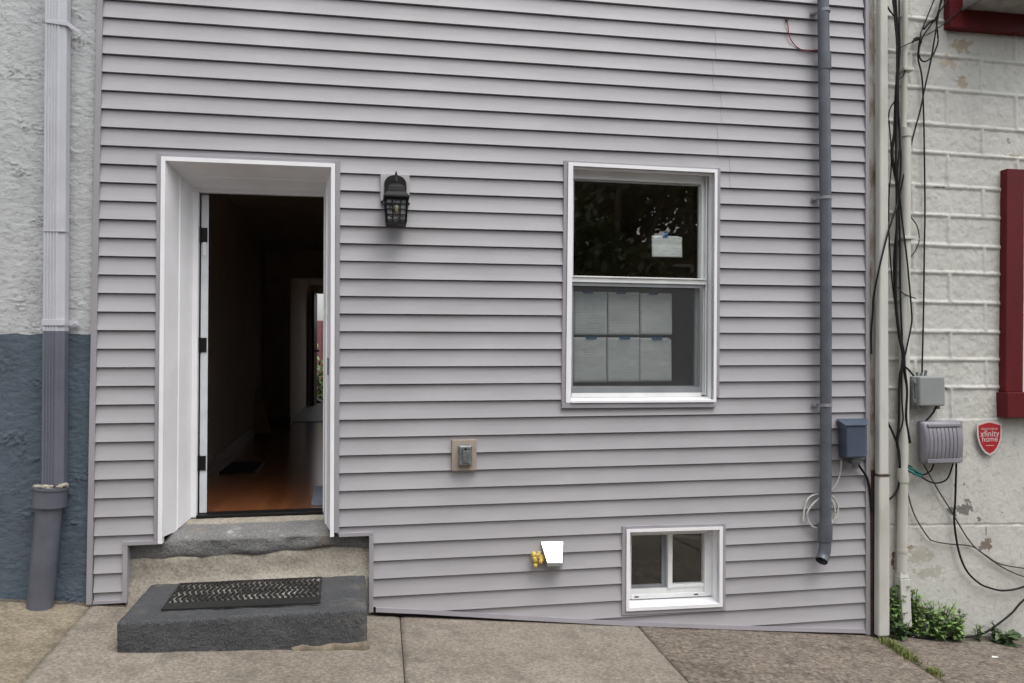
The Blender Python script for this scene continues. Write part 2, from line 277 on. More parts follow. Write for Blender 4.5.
# ------------------------------------------------------------------ mesh helpers
class MB:
    def __init__(s): s.v = []; s.f = []; s.mi = []; s.cur = 0; s.xf = None; s.sm = []; s.smooth = False
    def add(s, vs, fs):
        n = len(s.v)
        s.v += [s.xf(p) if s.xf else tuple(p) for p in vs]
        for f in fs: s.f.append(tuple(i+n for i in f)); s.mi.append(s.cur); s.sm.append(s.smooth)
        return s
    def box(s, x0, x1, y0, y1, z0, z1):
        x0,x1 = sorted((x0,x1)); y0,y1 = sorted((y0,y1)); z0,z1 = sorted((z0,z1))
        return s.add([(x0,y0,z0),(x1,y0,z0),(x1,y1,z0),(x0,y1,z0),(x0,y0,z1),(x1,y0,z1),(x1,y1,z1),(x0,y1,z1)],
              [(0,3,2,1),(4,5,6,7),(0,1,5,4),(1,2,6,5),(2,3,7,6),(3,0,4,7)])
    def hexa(s, p):   # 8 points ordered as in box
        return s.add(p, [(0,3,2,1),(4,5,6,7),(0,1,5,4),(1,2,6,5),(2,3,7,6),(3,0,4,7)])
    def prism(s, poly, y0, y1):   # polygon in XZ, extruded in y (y0 front)
        n = len(poly)
        vs = [(x,y0,z) for x,z in poly] + [(x,y1,z) for x,z in poly]
        return s.add(vs, [tuple(range(n)), tuple(range(2*n-1, n-1, -1))] + [((i+1)%n, i, i+n, (i+1)%n+n) for i in range(n)])
    def tube(s, pts, r, seg=8, cap=True, sub=6):
        pts = [Vector(p) for p in pts]
        if len(pts) > 2 and sub > 1:
            q = []
            for i in range(len(pts)-1):
                p0 = pts[max(i-1,0)]; p1 = pts[i]; p2 = pts[i+1]; p3 = pts[min(i+2,len(pts)-1)]
                for k in range(sub):
                    u = k/sub
                    q.append(.5*((2*p1)+(p2-p0)*u+(2*p0-5*p1+4*p2-p3)*u*u+(3*p1-p0-3*p2+p3)*u**3))
            q.append(pts[-1]); pts = q
        n = len(pts); vs = []; fs = []
        up = Vector((0,0,1)) if abs((pts[1]-pts[0]).normalized().z) < .9 else Vector((0,1,0))
        for i, p in enumerate(pts):
            d = (pts[min(i+1,n-1)]-pts[max(i-1,0)]).normalized()
            a = d.cross(up)
            if a.length < 1e-4: a = d.cross(Vector((1,0,0)))
            a.normalize(); bb = d.cross(a); up = -bb if False else up
            rr = r[i*(len(r)-1)//(n-1)] if isinstance(r, (list,tuple)) else r
            for k in range(seg):
                an = 2*math.pi*k/seg; vs.append(p + a*math.cos(an)*rr + bb*math.sin(an)*rr)
        for i in range(n-1):
            for k in range(seg):
                fs.append((i*seg+k, (i+1)*seg+k, (i+1)*seg+(k+1)%seg, i*seg+(k+1)%seg))
        old = s.smooth; s.smooth = True; s.add([tuple(v) for v in vs], fs); s.smooth = False
        if cap: s.add([tuple(v) for v in vs[:seg]], [tuple(range(seg))]); s.add([tuple(v) for v in vs[-seg:]], [tuple(range(seg))[::-1]])
        s.smooth = old; return s
    def cyl(s, p0, p1, r, seg=20, cap=True): return s.tube([p0, p1], r, seg, cap, 1)
    def build(s, name, mat, parent=None, bevel=0, segs=2, recalc=True):
        ox = Vector((0,0,0)); root = parent
        while root is not None and root.parent is not None: root = root.parent
        if root is not None: ox = root.location
        me = bpy.data.meshes.new(name); me.from_pydata([tuple(Vector(v)-ox) for v in s.v], [], s.f); 
        for mm in (mat if isinstance(mat, (list,tuple)) else [mat]): me.materials.append(mm)
        for p, i, q in zip(me.polygons, s.mi, s.sm): p.material_index = i; p.use_smooth = q
        bmm = bmesh.new(); bmm.from_mesh(me)
        if not (name == 'pane' and len(s.f) == 1): bmesh.ops.recalc_face_normals(bmm, faces=bmm.faces)
        if bevel:
            bmesh.ops.bevel(bmm, geom=[e for e in bmm.edges if len(e.link_faces) == 2 and e.calc_face_angle(0) > .5], offset=bevel, segments=segs, affect='EDGES', profile=.5, clamp_overlap=True)
        bmm.to_mesh(me); bmm.free()
        o = bpy.data.objects.new(name, me); C.objects.link(o)
        if parent is not None: o.parent = parent
        return o
def thing(name, label, cat, loc, group=None):
    o = bpy.data.objects.new(name, None); C.objects.link(o); o.location = loc; o.empty_display_size = .1
    o['label'] = label; o['category'] = cat
    if group: o['group'] = group
    return o
def tag(o, label, cat, group=None):
    o['label'] = label; o['category'] = cat
    if group: o['group'] = group
    return o
def recenter(o):
    # move a one-mesh thing's origin to its base
    vs = [v.co.copy() for v in o.data.vertices]
    c = Vector(((min(v.x for v in vs)+max(v.x for v in vs))/2, (min(v.y for v in vs)+max(v.y for v in vs))/2, min(v.z for v in vs)))
    return o
def roughbox(mb, x0, x1, y0, y1, z0, z1, res=.03, amp=.006, rad=.015, seed=0, nsc=7):
    # block with worn rounded edges and uneven faces
    nx, ny, nz = [max(2, int(round((b-a)/res))) for a, b in ((x0,x1),(y0,y1),(z0,z1))]
    idx = {}; vs = []; fs = []
    lo = Vector((x0,y0,z0)); hi = Vector((x1,y1,z1))
    def vert(i, j, k):
        if (i,j,k) in idx: return idx[(i,j,k)]
        p = Vector((x0+(x1-x0)*i/nx, y0+(y1-y0)*j/ny, z0+(z1-z0)*k/nz))
        c = Vector([min(max(p[a], lo[a]+rad), hi[a]-rad) for a in range(3)])
        d = p-c
        if d.length > 0: p = c + d.normalized()*rad if d.length > rad else p
        nrm = (p-c).normalized() if (p-c).length > 0 else Vector((0,0,1))
        p = p + nrm*amp*(noise.noise(p*nsc+Vector((seed,0,0))) + .5*noise.noise(p*nsc*3.1+Vector((0,seed,0))))
        idx[(i,j,k)] = len(vs); vs.append(tuple(p)); return idx[(i,j,k)]
    for i in range(nx):
        for j in range(ny):
            for k in (0, nz):
                q = (vert(i,j,k), vert(i+1,j,k), vert(i+1,j+1,k), vert(i,j+1,k)); fs.append(q if k else q[::-1])
    for i in range(nx):
        for k in range(nz):
            for j in (0, ny):
                q = (vert(i,j,k), vert(i+1,j,k), vert(i+1,j,k+1), vert(i,j,k+1)); fs.append(q if not j else q[::-1])
    for j in range(ny):
        for k in range(nz):
            for i in (0, nx):
                q = (vert(i,j,k), vert(i,j+1,k), vert(i,j+1,k+1), vert(i,j,k+1)); fs.append(q if i else q[::-1])
    mb.smooth = True; mb.add(vs, fs); mb.smooth = False
    return mb
def clip(poly, fn):
    out = []
    for i in range(len(poly)):
        a, b2 = poly[i], poly[(i+1)%len(poly)]; da, db = fn(a), fn(b2)
        if da >= 0: out.append(a)
        if (da > 0 > db) or (da < 0 < db):
            u = da/(da-db); out.append((a[0]+(b2[0]-a[0])*u, a[1]+(b2[1]-a[1])*u))
    return out
def text(body, size, x, y, z, mat, name, parent, align='CENTER', sx=1.0):
    cu = bpy.data.curves.new('t', 'FONT'); cu.body = body; cu.size = size; cu.align_x = align; cu.align_y = 'CENTER'; cu.extrude = .0006
    tmp = bpy.data.objects.new('t', cu); C.objects.link(tmp)
    dg = bpy.context.evaluated_depsgraph_get(); dg.update()
    me = bpy.data.meshes.new_from_object(tmp.evaluated_get(dg)); bpy.data.objects.remove(tmp)
    ox = parent.location
    for v in me.vertices: v.co = Vector((x+v.co.x*sx, y-v.co.z, z+v.co.y)) - ox
    me.materials.clear(); me.materials.append(mat)
    o = bpy.data.objects.new(name, me); C.objects.link(o); o.parent = parent; return o

# ------------------------------------------------------------------ ground
def gz(x, y):
    c = min(.06, max(-.02, -.019-.062*x))-.024; xx = max(-14, min(14, x))
    z = -.124-.0975*(xx-.025)
    if y > -2.5: return z + y*c
    return z - 2.5*c*(1 if y > -2.5 else max(0, 1-(-2.5-y)/4)) 
def sheet(name, xs, ys, dz, mat, kind='structure', thick=0, jit=0):
    mb = MB(); nx, ny = len(xs), len(ys)
    mb.smooth = True
    mb.add([(x, y, gz(x,y)+dz+(jit*noise.noise(Vector((x*4,y*4,0))) if jit else 0)) for y in ys for x in xs],
           [(j*nx+i, j*nx+i+1, (j+1)*nx+i+1, (j+1)*nx+i) for j in range(ny-1) for i in range(nx-1)])
    o = mb.build(name, mat); o['kind'] = kind; return o
def lin(a, b, n): return [a+(b-a)*i/n for i in range(n+1)]
sheet('ground', [-300,-60]+lin(-14,14,70)+[60,300], [-300,-60]+lin(-20,1,42)+[8,20,60,300], -.16, M['ground'])
sheet('pavement_bed', lin(-9,10,60), lin(-2.39,.09,8), -.016, M['joint'])
# pavement slabs, each cut by slanted joints; a joint line is x = x0 + k*y
def slab(name, left, right, mat, y0=.10, y1=-2.4, nx=40, ny=24, gap=.0035, jit=.004):
    mb = MB(); mb.smooth = True
    vs = []; rows = ny+1
    for j in range(rows):
        y = y0+(y1-y0)*j/ny
        xl = left[0]+left[1]*y+gap; xr = right[0]+right[1]*y-gap
        for i in range(nx+1):
            x = xl+(xr-xl)*i/nx
            e = .006 if i in (0, nx) else 0
            vs.append((x, y, gz(x,y) - e + jit*noise.noise(Vector((x*3,y*3,1)))))
    fs = [(j*(nx+1)+i, j*(nx+1)+i+1, (j+1)*(nx+1)+i+1, (j+1)*(nx+1)+i) for j in range(ny) for i in range(nx)]
    n0 = len(vs)
    for i in (0, nx):
        for j in range(rows): x,y,z = vs[j*(nx+1)+i]; vs.append((x,y,z-.08))
    for s_, i in ((0,0),(1,nx)):
        for j in range(ny):
            a = j*(nx+1)+i; b2 = (j+1)*(nx+1)+i; fs.append((a, b2, n0+s_*rows+j+1, n0+s_*rows+j))
    mb.add(vs, fs); o = mb.build(name, mat); o['kind'] = 'structure'; return o
def jl(a, b): k = (b[0]-a[0])/(b[1]-a[1]); return (a[0]-k*a[1], k)
J0 = jl((-1.6642, 0.0022, 0.0408), (-1.6367, -0.6909, 0.0131)); J1 = jl((0.2062, 0.0521, -0.144), (0.1823, -1.2099, -0.0861)); J2 = jl((1.8192, -0.0385, -0.2972), (1.7325, -1.1017, -0.242)); J3 = jl((3.5738, -0.1106, -0.4651), (3.3921, -0.9858, -0.4089))
slab('pavement', (-9,0), J0, M['concreteleft'], nx=90)
slab('pavement', J0, J1, M['concrete'], nx=50)
slab('pavement', J1, J2, M['concrete'], nx=46)
slab('pavement', J2, J3, M['aggregate'], nx=50)
slab('pavement', J3, (10,0), M['aggregate'], nx=70, jit=.010)
mb = MB()
xs = lin(-14, 14, 56)
for a, b2 in zip(xs[:-1], xs[1:]):
    mb.hexa([(a,-2.57,gz(a,-2.3)-.3),(b2,-2.57,gz(b2,-2.3)-.3),(b2,-2.41,gz(b2,-2.3)-.3),(a,-2.41,gz(a,-2.3)-.3),
             (a,-2.57,gz(a,-2.3)),(b2,-2.57,gz(b2,-2.3)),(b2,-2.41,gz(b2,-2.3)),(a,-2.41,gz(a,-2.3))])
o = mb.build('kerb', M['concrete']); o['kind'] = 'structure'
sheet('road', lin(-14,14,40), lin(-9.2,-2.57,10), -.14, M['asphalt'])
sheet('pavement', lin(-14,14,40), lin(-11.4,-9.2,4), -.02, M['concrete'])

# ------------------------------------------------------------------ the siding house
LAP = .1143
house = thing('row_house', 'row house clad in lilac grey vinyl siding with an open front door', 'house', (.95, .2, -.2))
BL = [(q[0], q[2]) for q in ((0.0252, 0, -0.0948), (0.3334, 0, -0.1254), (0.9967, 0, -0.2035), (1.6902, 0, -0.2817), (2.5655, 0, -0.3658), (3.5554, 0, -0.4517))]     # foot of the bottom trim
def LOW(x):
    for (a, za), (b2, zb) in zip(BL[:-1], BL[1:]):
        if x <= b2 or b2 == BL[-1][0]: return za+(zb-za)*(x-a)/(b2-a)
BOT = lambda x: .062 if x < -1.4 else LOW(x)+.028      # lower edge of the siding
XL, XR, ZTOP = -1.645, 3.585, 7.2
HOLES = [(-1.285,-.198,-2,2.809), (1.330,2.405,1.235,2.865), (1.722,2.440,-.195,.372), (-1.452,.008,-2,.405), (.085,.252,2.560,2.735), (.55,.692,.81,.99)]
def lean(z): return .0095*(z-1.9) if z > 0 else .0095*(-1.9)
mb = MB()
def profile_y(z, zk):
    u = (z-zk)/LAP
    return -.004 + .0165*(1-(1-u)**1.8) if u < .94 else .0124 + (u-.94)/.06*.008
k = -1
rng = random.Random(3)
for row in range(-5, 62):
    zk = row*LAP; zt = zk+LAP
    if zt > ZTOP: break
    pair = row//2
    seams = {9:[2.31], 10:[], 11:[], 13:[2.43], 12:[2.52], 14:[2.46], 15:[2.40], 16:[2.42], 17:[]}.get(pair, [rng.uniform(-1,3)] if pair > 17 else [])
    cuts = sorted({XL, XR} | {c for h in HOLES for c in h[:2] if h[3] > zk and h[2] < zt} | set(seams))
    cuts = [c for c in cuts if XL <= c <= XR]
    for a, b2 in zip(cuts[:-1], cuts[1:]):
        xm = (a+b2)/2
        hs_ = sorted((max(h[2],zk), min(h[3],zt)) for h in HOLES if h[0] < xm < h[1] and h[3] > zk and h[2] < zt)
        segs = []; cur = zk
        for h0, h1 in hs_:
            if h0 > cur+1e-5: segs.append((cur, h0))
            cur = max(cur, h1)
        if cur < zt-1e-5: segs.append((cur, zt))
        dy = -.0022 if (seams and a >= seams[0]-1e-6) else 0
        # subdivide along x so the boards can wander a little
        nsub = max(1, int((b2-a)/.25))
        for i in range(nsub):
            xa = a+(b2-a)*i/nsub; xb = a+(b2-a)*(i+1)/nsub
            for z0, z1 in segs:
              brk = [z0] + [q for q in (zk+LAP*.12, zk+LAP*.28, zk+LAP*.5, zk+LAP*.74, zk+LAP*.93) if z0+1e-4 < q < z1-1e-4] + [z1]
              for z0, z1 in list(zip(brk[:-1], brk[1:])):
                mb.smooth = z1 <= zk+LAP*.931
                poly = [(xa,z0),(xb,z0),(xb,z1),(xa,z1)]
                poly = clip(poly, lambda p: p[1]-BOT(p[0]))
                if len(poly) < 3: continue
                wob = lambda x, zz: .0032*noise.noise(Vector((x*1.1, zz*9, 2)))
                f3 = [(x, profile_y(z, zk)+dy+wob(x, zk), z) for x, z in poly]
                mb.add(f3, [tuple(range(len(poly)))])
                if abs(z0-zk) < 1e-6 and poly[0][1] < z0+1e-4 and poly[1][1] < z0+1e-4:   # lip turning in under the lap
                    ya = profile_y(zk, zk)+dy+wob(xa, zk); yb = profile_y(zk, zk)+dy+wob(xb, zk)
                    mb.add([(xa,ya,zk),(xb,yb,zk),(xb,yb+.029,zk+.0005),(xa,ya+.029,zk+.0005)], [(0,3,2,1)])
mb.smooth = False
sd_ = mb.build('siding', M['siding'], house)
bm_ = bmesh.new(); bm_.from_mesh(sd_.data); bmesh.ops.remove_doubles(bm_, verts=bm_.verts, dist=.00005)
for e_ in bm_.edges:
    if len(e_.link_faces) == 2 and e_.calc_face_angle(0) > .5: e_.smooth = False
bm_.to_mesh(sd_.data); bm_.free()
# masonry core, cut for the openings
mb = MB()
CH = [(-1.30,-.185,-2,2.812), (1.34,2.40,1.24,2.86), (1.73,2.43,-.19,.36), (-1.47,.02,-2,.40)]
xc = sorted({XL-.02, XR} | {c for h in CH for c in h[:2]}); zc = sorted({-1.2, ZTOP} | {c for h in CH for c in h[2:] if c > -1.2})
for a, b2 in zip(xc[:-1], xc[1:]):
    for z0, z1 in zip(zc[:-1], zc[1:]):
        if any(h[0] < (a+b2)/2 < h[1] and h[2] < (z0+z1)/2 < h[3] for h in CH): continue
        mb.box(a, b2, .024, .36, z0, z1)
mb.build('wall', M['darkgap'], house)
# corner posts and J trim
mb = MB(); mb.hexa([((-1.6835, 0, 0.0727)[0],-.012,.045),((-1.6508, 0, 0.0709)[0],-.012,.045),((-1.6508, 0, 0.0709)[0],.03,.045),((-1.6835, 0, 0.0727)[0],.03,.045),
                    (-1.636,-.012,ZTOP),(-1.598,-.012,ZTOP),(-1.598,.03,ZTOP),(-1.636,.03,ZTOP)])
mb.build('corner_trim', M['trim'], house, .003)
mb = MB(); mb.hexa([(3.535,-.012,-.462),(3.568,-.012,-.462),(3.568,.03,-.462),(3.535,.03,-.462),
                    (3.632,-.012,ZTOP),(3.658,-.012,ZTOP),(3.658,.03,ZTOP),(3.632,.03,ZTOP)])
mb.build('corner_trim', M['trim'], house, .003)
mb = MB(); mb.box(-1.645, -1.474, -.010, .02, .046, .064); mb.build('bottom_trim', M['trim'], house); mb = MB()
xs_ = [.050]+[b[0] for b in BL[1:-1]]+[3.533]
for x0, x1 in zip(xs_[:-1], xs_[1:]):
    mb.hexa([(x0,-.012,LOW(x0)),(x1,-.012,LOW(x1)),(x1,.02,LOW(x1)),(x0,.02,LOW(x0)),(x0,-.009,LOW(x0)+.028),(x1,-.009,LOW(x1)+.028),(x1,.02,LOW(x1)+.028),(x0,.02,LOW(x0)+.028)])
mb.build('bottom_trim', M['trim'], house)
mb = MB()     # trim round the stone steps
for bx in ((-1.478,-1.450,-.012,.06,.046,.392), (-1.478,-1.2755,-.012,.06,.393,.418), (-.185,.030,-.012,.06,.393,.418), (.006,.034,-.012,.06,-.098,.392)):
    mb = MB(); mb.box(*bx); mb.build('step_trim', M['trim'], house, .002)

# front door surround: folded white aluminium running back into the wall
dc = MB(); ZD0 = .398
xl, xr, zt = -1.2745, -.2150, 2.798        # outer edge of white casing
xli, xri, zti = -1.249, -.240, 2.772
def splay(depths):
    for (xa, za, ya), (xb, zb, yb) in zip(depths[:-1], depths[1:]):
        pass
L = [(-1.249,-.016),(-1.246,.0),(-1.205,.16),(-1.198,.165),(-1.147,.30)]
T = [(2.772,-.016),(2.768,.0),(2.724,.16),(2.716,.165),(2.678,.30)]
Rr = [(-.240,-.016),(-.242,.0),(-.272,.16),(-.282,.165),(-.296,.30)]
ZB = [ .437, .437, .437, .450, .49]
dc.box(xl, xli, -.018, .03, ZD0, zt); dc.box(xri, xr, -.018, .03, ZD0, zt); dc.box(xli, xri, -.0185, .03, zti, zt)
for i in range(len(L)-1):
    (a, ya), (b2, yb) = L[i], L[i+1]; (ta, _), (tb, _) = T[i], T[i+1]; (ra, _), (rb, _) = Rr[i], Rr[i+1]
    za, zb = ZB[i], ZB[i+1]
    dc.add([(a,ya,za),(b2,yb,zb),(b2,yb,tb),(a,ya,ta)], [(0,1,2,3)])
    dc.add([(ra,ya,za),(rb,yb,zb),(rb,yb,tb),(ra,ya,ta)], [(0,3,2,1)])
    dc.add([(a,ya,ta),(b2,yb,tb),(rb,yb,tb),(ra,ya,ta)], [(0,1,2,3)])
casing = dc.build('door_casing', M['white'], house)
mb = MB()     # door frame stops
mb.box(-1.19,-1.1145,.30,.345,.492,2.70); mb.box(-.303,-.25,.30,.345,.492,2.70); mb.box(-1.1145,-.303,.30,.345,2.648,2.70)
mb.build('door_frame', M['white'], house, .003)
mb = MB(); mb.box(-1.30,-1.276,-.010,.03,.42,2.822); mb.box(-.2135,-.184,-.010,.03,.42,2.822); mb.box(-1.276,-.2135,-.010,.03,2.7995,2.822)
mb.build('door_trim', M['trim'], house, .002)
mb = MB(); mb.box(-1.1145,-.303,.29,.42,.478,.508); mb.build('threshold', M['black'], house, .004)
mb = MB(); mb.box(-.246,-.2655,.06,.085,1.43,1.545); mb.build('strike_plate', M['outlet'], house, .003)
# the door leaf stands open against the left wall, hinge edge to the street
leaf = MB(); leaf.hexa([(-1.106,.350,.512),(-1.058,.350,.512),(-1.255,1.14,.512),(-1.303,1.135,.512),(-1.106,.350,2.640),(-1.058,.350,2.640),(-1.255,1.14,2.640),(-1.303,1.135,2.640)])
door = leaf.build('front_door', M['doorwhite'], house, .003)
for z in ((-1.0886, 0.35, 2.3679)[2], (-1.0836, 0.35, 1.6298)[2], (-1.0782, 0.35, 0.8432)[2]):
    mb = MB(); mb.box(-1.110,-1.066,.344,.3495,z-.048,z+.048); mb.cyl((-1.110,.340,z-.05),(-1.110,.340,z+.05),.009,10); mb.build('hinge', M['black'], door)
mb = MB(); mb.box(-1.094,-1.074,.345,.3495,2.23,2.36); mb.build('door_tag', M['paper'], door)

# rooms behind the facade
mb = MB(); mb.box(-1.9, 3.6, .42, 8.45, .40, .50); mb.build('hall_floor', M['floor'], house)
mb = MB(); mb.box(-1.9, 3.6, 8.45, 14.2, .40, .512); mb.build('kitchen_floor', M['tile'], house)
mb = MB()
mb.hexa([(-1.7,.36,.5),(-1.36,.36,.5),(-1.64,7.9,.5),(-1.9,7.9,.5),(-1.7,.36,3.3),(-1.36,.36,3.3),(-1.64,7.9,3.3),(-1.9,7.9,3.3)])
mb.box(3.45,3.6,.36,14.2,-1.2,3.3); mb.box(-1.9,3.6,14.0,14.2,-1.2,.4); mb.box(-1.85,-1.24,14.0,14.2,.512,3.3); mb.box(-.35,.6,14.0,14.2,.512,3.3); mb.box(2.6,3.6,14.0,14.2,.512,3.3); mb.box(.6,2.6,14.0,14.2,.512,1.2); mb.box(.6,2.6,14.0,14.2,2.9,3.3); mb.box(-1.24,-.35,14.0,14.2,3.12,3.3)  # unseen wide opening in the back wall added to let daylight inside
mb.box(1.0,3.45,8.0,8.2,.5,3.3); mb.box(-1.9,-1.75,.36,8.2,-1.2,3.3); mb.box(-1.9,3.6,5.2,5.3,-1.2,.4)
mb.hexa([(-1.8,8.1,.5),(-1.36,8.1,.5),(-1.37,14.0,.5),(-1.8,14.0,.5),(-1.8,8.1,3.3),(-1.36,8.1,3.3),(-1.37,14.0,3.3),(-1.8,14.0,3.3)])
mb.build('interior_wall', M['interior'], house)
mb = MB(); mb.box(-1.64,-1.235,7.9,8.1,.5,2.86); mb.build('wall_pier', M['interior'], house)
mb = MB(); mb.box(-1.64,1.0,7.9,8.1,2.862,3.3); mb.build('header_beam', M['interior'], house)
mb = MB(); mb.box(-1.9,3.6,.36,14.2,3.3,3.45); mb.build('ceiling', M['interior'], house)
mb = MB(); mb.hexa([(-1.36,.40,.501),(-1.345,.40,.501),(-1.625,7.89,.501),(-1.64,7.89,.501),(-1.36,.40,.625),(-1.345,.40,.625),(-1.625,7.89,.625),(-1.64,7.89,.625)])
mb.box(-1.625,-1.222,7.885,7.899,.501,.64); mb.box(-1.222,-1.234,7.899,8.1,.501,.64); mb.build('baseboard', M['baseboard'], house)
mb = MB(); mb.hexa([(-1.26,13.2,.52),(-1.21,13.2,.52),(-1.19,13.98,.52),(-1.24,13.98,.52),(-1.26,13.2,3.08),(-1.21,13.2,3.08),(-1.19,13.98,3.08),(-1.24,13.98,3.08)]); bd = mb.build('back_door', M['black'], house)
mb = MB(); mb.cyl((-1.21,13.3,1.75),(-1.10,13.3,1.75),.02,10); mb.build('handle', M['black'], bd)
# hall contents
mb = MB(); mb.hexa([(-1.60,6.50,.502),(-1.36,6.62,.502),(-1.37,6.66,.502),(-1.61,6.54,.502),(-1.73,6.55,1.14),(-1.56,6.66,1.14),(-1.57,6.70,1.14),(-1.74,6.59,1.14)])
tag(mb.build('board', M['cardboard']), 'brown board leaning against the wall deep inside the dark hall', 'board')
mb = MB(); mb.box(-1.33,-1.02,2.35,3.05,.502,.52); tag(mb.build('floor_vent', M['black']), 'dark flat register on the wood floor just inside the door', 'vent')
mb = MB(); mb.hexa([(-.395,.56,.502),(.3,.50,.502),(.3,1.45,.502),(-.43,1.40,.502),(-.395,.56,.510),(.3,.50,.510),(.3,1.45,.510),(-.43,1.40,.510)]); tag(mb.build('floor_light_patch', M['bluelight']), 'added pale sheet standing in for a bluish light patch on the hall floor', 'sheet')  # added flat sheet, its colour stands in for light on the floor
# back yard seen through the far door
mb = MB(); mb.box(-5,4,17.0,17.06,-.2,2.62)
for i in range(60): mb.box(-5+i*.15,-5+i*.15+.138,16.975,16.999,-.2,2.60)
tag(mb.build('board_fence', M['fencered']), 'faded red board fence seen through the far back door', 'fence')
random.seed(31)
lf = MB(); sm_ = MB(); yb0 = thing('yard_bush', 'leafy green bush outside the far back door', 'bush', (-1.1, 15.3, .40))
for i in range(420):
    q = Vector((-1.1+random.gauss(0,.38), 15.3+random.gauss(0,.2), .45+abs(random.gauss(0,.55)))); a1 = Vector((random.gauss(0,1),random.gauss(0,1),random.gauss(0,1))).normalized()*.09; a2 = a1.orthogonal().normalized()*.04
    lf.add([tuple(q-a1), tuple(q+a2), tuple(q+a1), tuple(q-a2)], [(0,1,2,3)])
for i in range(7): sm_.tube([(-1.1,15.3,.40),(-1.1+random.gauss(0,.15),15.3,.9),(-1.1+random.gauss(0,.35),15.3,1.5)], .012, 6, True, 3)
sm_.build('stems', M['bark'], yb0); lf.build('leaves', M['weed'], yb0)
sheet('back_yard', lin(-6,5,8), lin(14.25,17,4), .42, M['ground'])

# ------------------------------------------------------------------ windows
LW = lambda p: (p[0] + .0145*(p[2]-2.05), p[1], p[2] - .006*(p[0]-1.86))    # the old wall leans a little
def mbw(): q = MB(); q.xf = LW; return q
x0, x1, z0, z1 = 1.325, 2.407, 1.232, 2.869
mb = mbw()
mb.box(x0, x0+.034, -.018, .03, z0, z1); mb.box(x1-.020, x1, -.018, .03, z0, z1); mb.box(x0+.034, x1-.020, -.0185, .03, z1-.024, z1)
mb.box(x0+.034, x1-.020, -.030, .03, z0, z0+.014)
ix0, ix1, iz0, iz1 = x0+.034, x1-.020, z0+.014, z1-.024
mb.add([(ix0,-.016,iz0),(ix0,.16,iz0+.03),(ix0,.16,iz1),(ix0,-.016,iz1)], [(0,1,2,3)])
mb.add([(ix1,-.016,iz0),(ix1,.16,iz0+.03),(ix1,.16,iz1),(ix1,-.016,iz1)], [(0,3,2,1)])
mb.add([(ix0,-.016,iz1),(ix0,.16,iz1),(ix1,.16,iz1),(ix1,-.016,iz1)], [(0,1,2,3)])
mb.add([(ix0,-.016,iz0),(ix1,-.016,iz0),(ix1,.16,iz0+.030),(ix0,.16,iz0+.030)], [(0,1,2,3)])
win = mb.build('window', M['white'], house)
mb = mbw(); g_ = .0285
mb.box(x0-g_,x0-.0015,-.010,.03,z0-.002,z1+.014); mb.box(x1+.0015,x1+.026,-.010,.03,z0+.03,z1+.014); mb.box(x0-.0015,x1+.0015,-.010,.03,z1+.0015,z1+.014)
mb.box(x0-g_,x1-.005,-.020,.03,z0-.036,z0-.004)
mb.build('window_trim', M['trim'], win, .002)
mb = mbw()       # main vinyl frame
mb.box(ix0+.001, ix0+.030, .085, .155, iz0+.03, iz1-.001); mb.box(ix1-.052, ix1-.001, .105, .155, iz0+.03, iz1-.001)
mb.box(ix1-.020, ix1-.010, .085, .105, iz0+.03, iz1-.001); mb.box(ix1-.050, ix1-.036, .090, .105, iz0+.03, iz1-.001)
mb.box(ix0+.030, ix1-.052, .085, .155, iz1-.060, iz1-.001); mb.box(ix0+.030, ix1-.052, .075, .155, iz0+.018, iz0+.048)
mb.build('window_frame', M['vinylwhite'], win, .002)
mb = mbw(); mb.box(ix0+.012, ix1-.022, .070, .115, 2.062, 2.104); mb.box(ix0+.012, ix1-.022, .060, .070, 2.094, 2.104); mb.build('meeting_rail', M['vinylwhite'], win, .002)
mb = mbw(); mb.box(ix0+.031,ix0+.040,.105,.13,2.105,iz1-.061); mb.box(ix1-.064,ix1-.053,.106,.13,2.105,iz1-.061); mb.box(ix0+.040,ix1-.064,.105,.13,iz1-.070,iz1-.061)
mb.build('upper_sash', M['sash'], win)
mb = mbw(); mb.add([(ix0+.03,.122,2.10),(ix1-.06,.122,2.10),(ix1-.06,.122,iz1-.06),(ix0+.03,.122,iz1-.06)], [(0,1,2,3)]); mb.build('pane', M['glass'], win)
mb = mbw(); mb.box(ix0+.031,ix0+.050,.125,.155,iz0+.05,2.061); mb.box(ix1-.075,ix1-.053,.125,.155,iz0+.05,2.061); mb.box(ix0+.050,ix1-.075,.125,.155,iz0+.05,iz0+.095)
mb.build('lower_sash', M['sash'], win)
mb = mbw(); mb.add([(ix0+.04,.145,iz0+.08),(ix1-.06,.145,iz0+.08),(ix1-.06,.145,2.065),(ix0+.04,.145,2.065)], [(0,1,2,3)]); mb.build('pane', M['glass'], win)
mb = mbw(); sx0, sx1, sz0, sz1 = ix0+.006, ix1-.042, iz0+.049, 2.058
mb.box(sx0,sx0+.016,.078,.090,sz0,sz1); mb.box(sx1-.022,sx1,.078,.090,sz0,sz1); mb.box(sx0+.016,sx1-.022,.078,.090,sz1-.022,sz1); mb.box(sx0+.016,sx1-.022,.078,.090,sz0,sz0+.038)
scr = mb.build('screen_frame', M['screenframe'], win, .001)
mb = mbw(); mb.add([(sx0+.010,.084,sz0+.02),(sx1-.01,.084,sz0+.02),(sx1-.01,.084,sz1-.01),(sx0+.010,.084,sz1-.01)], [(0,1,2,3)]); mb.build('insect_screen', M['mesh'], win)
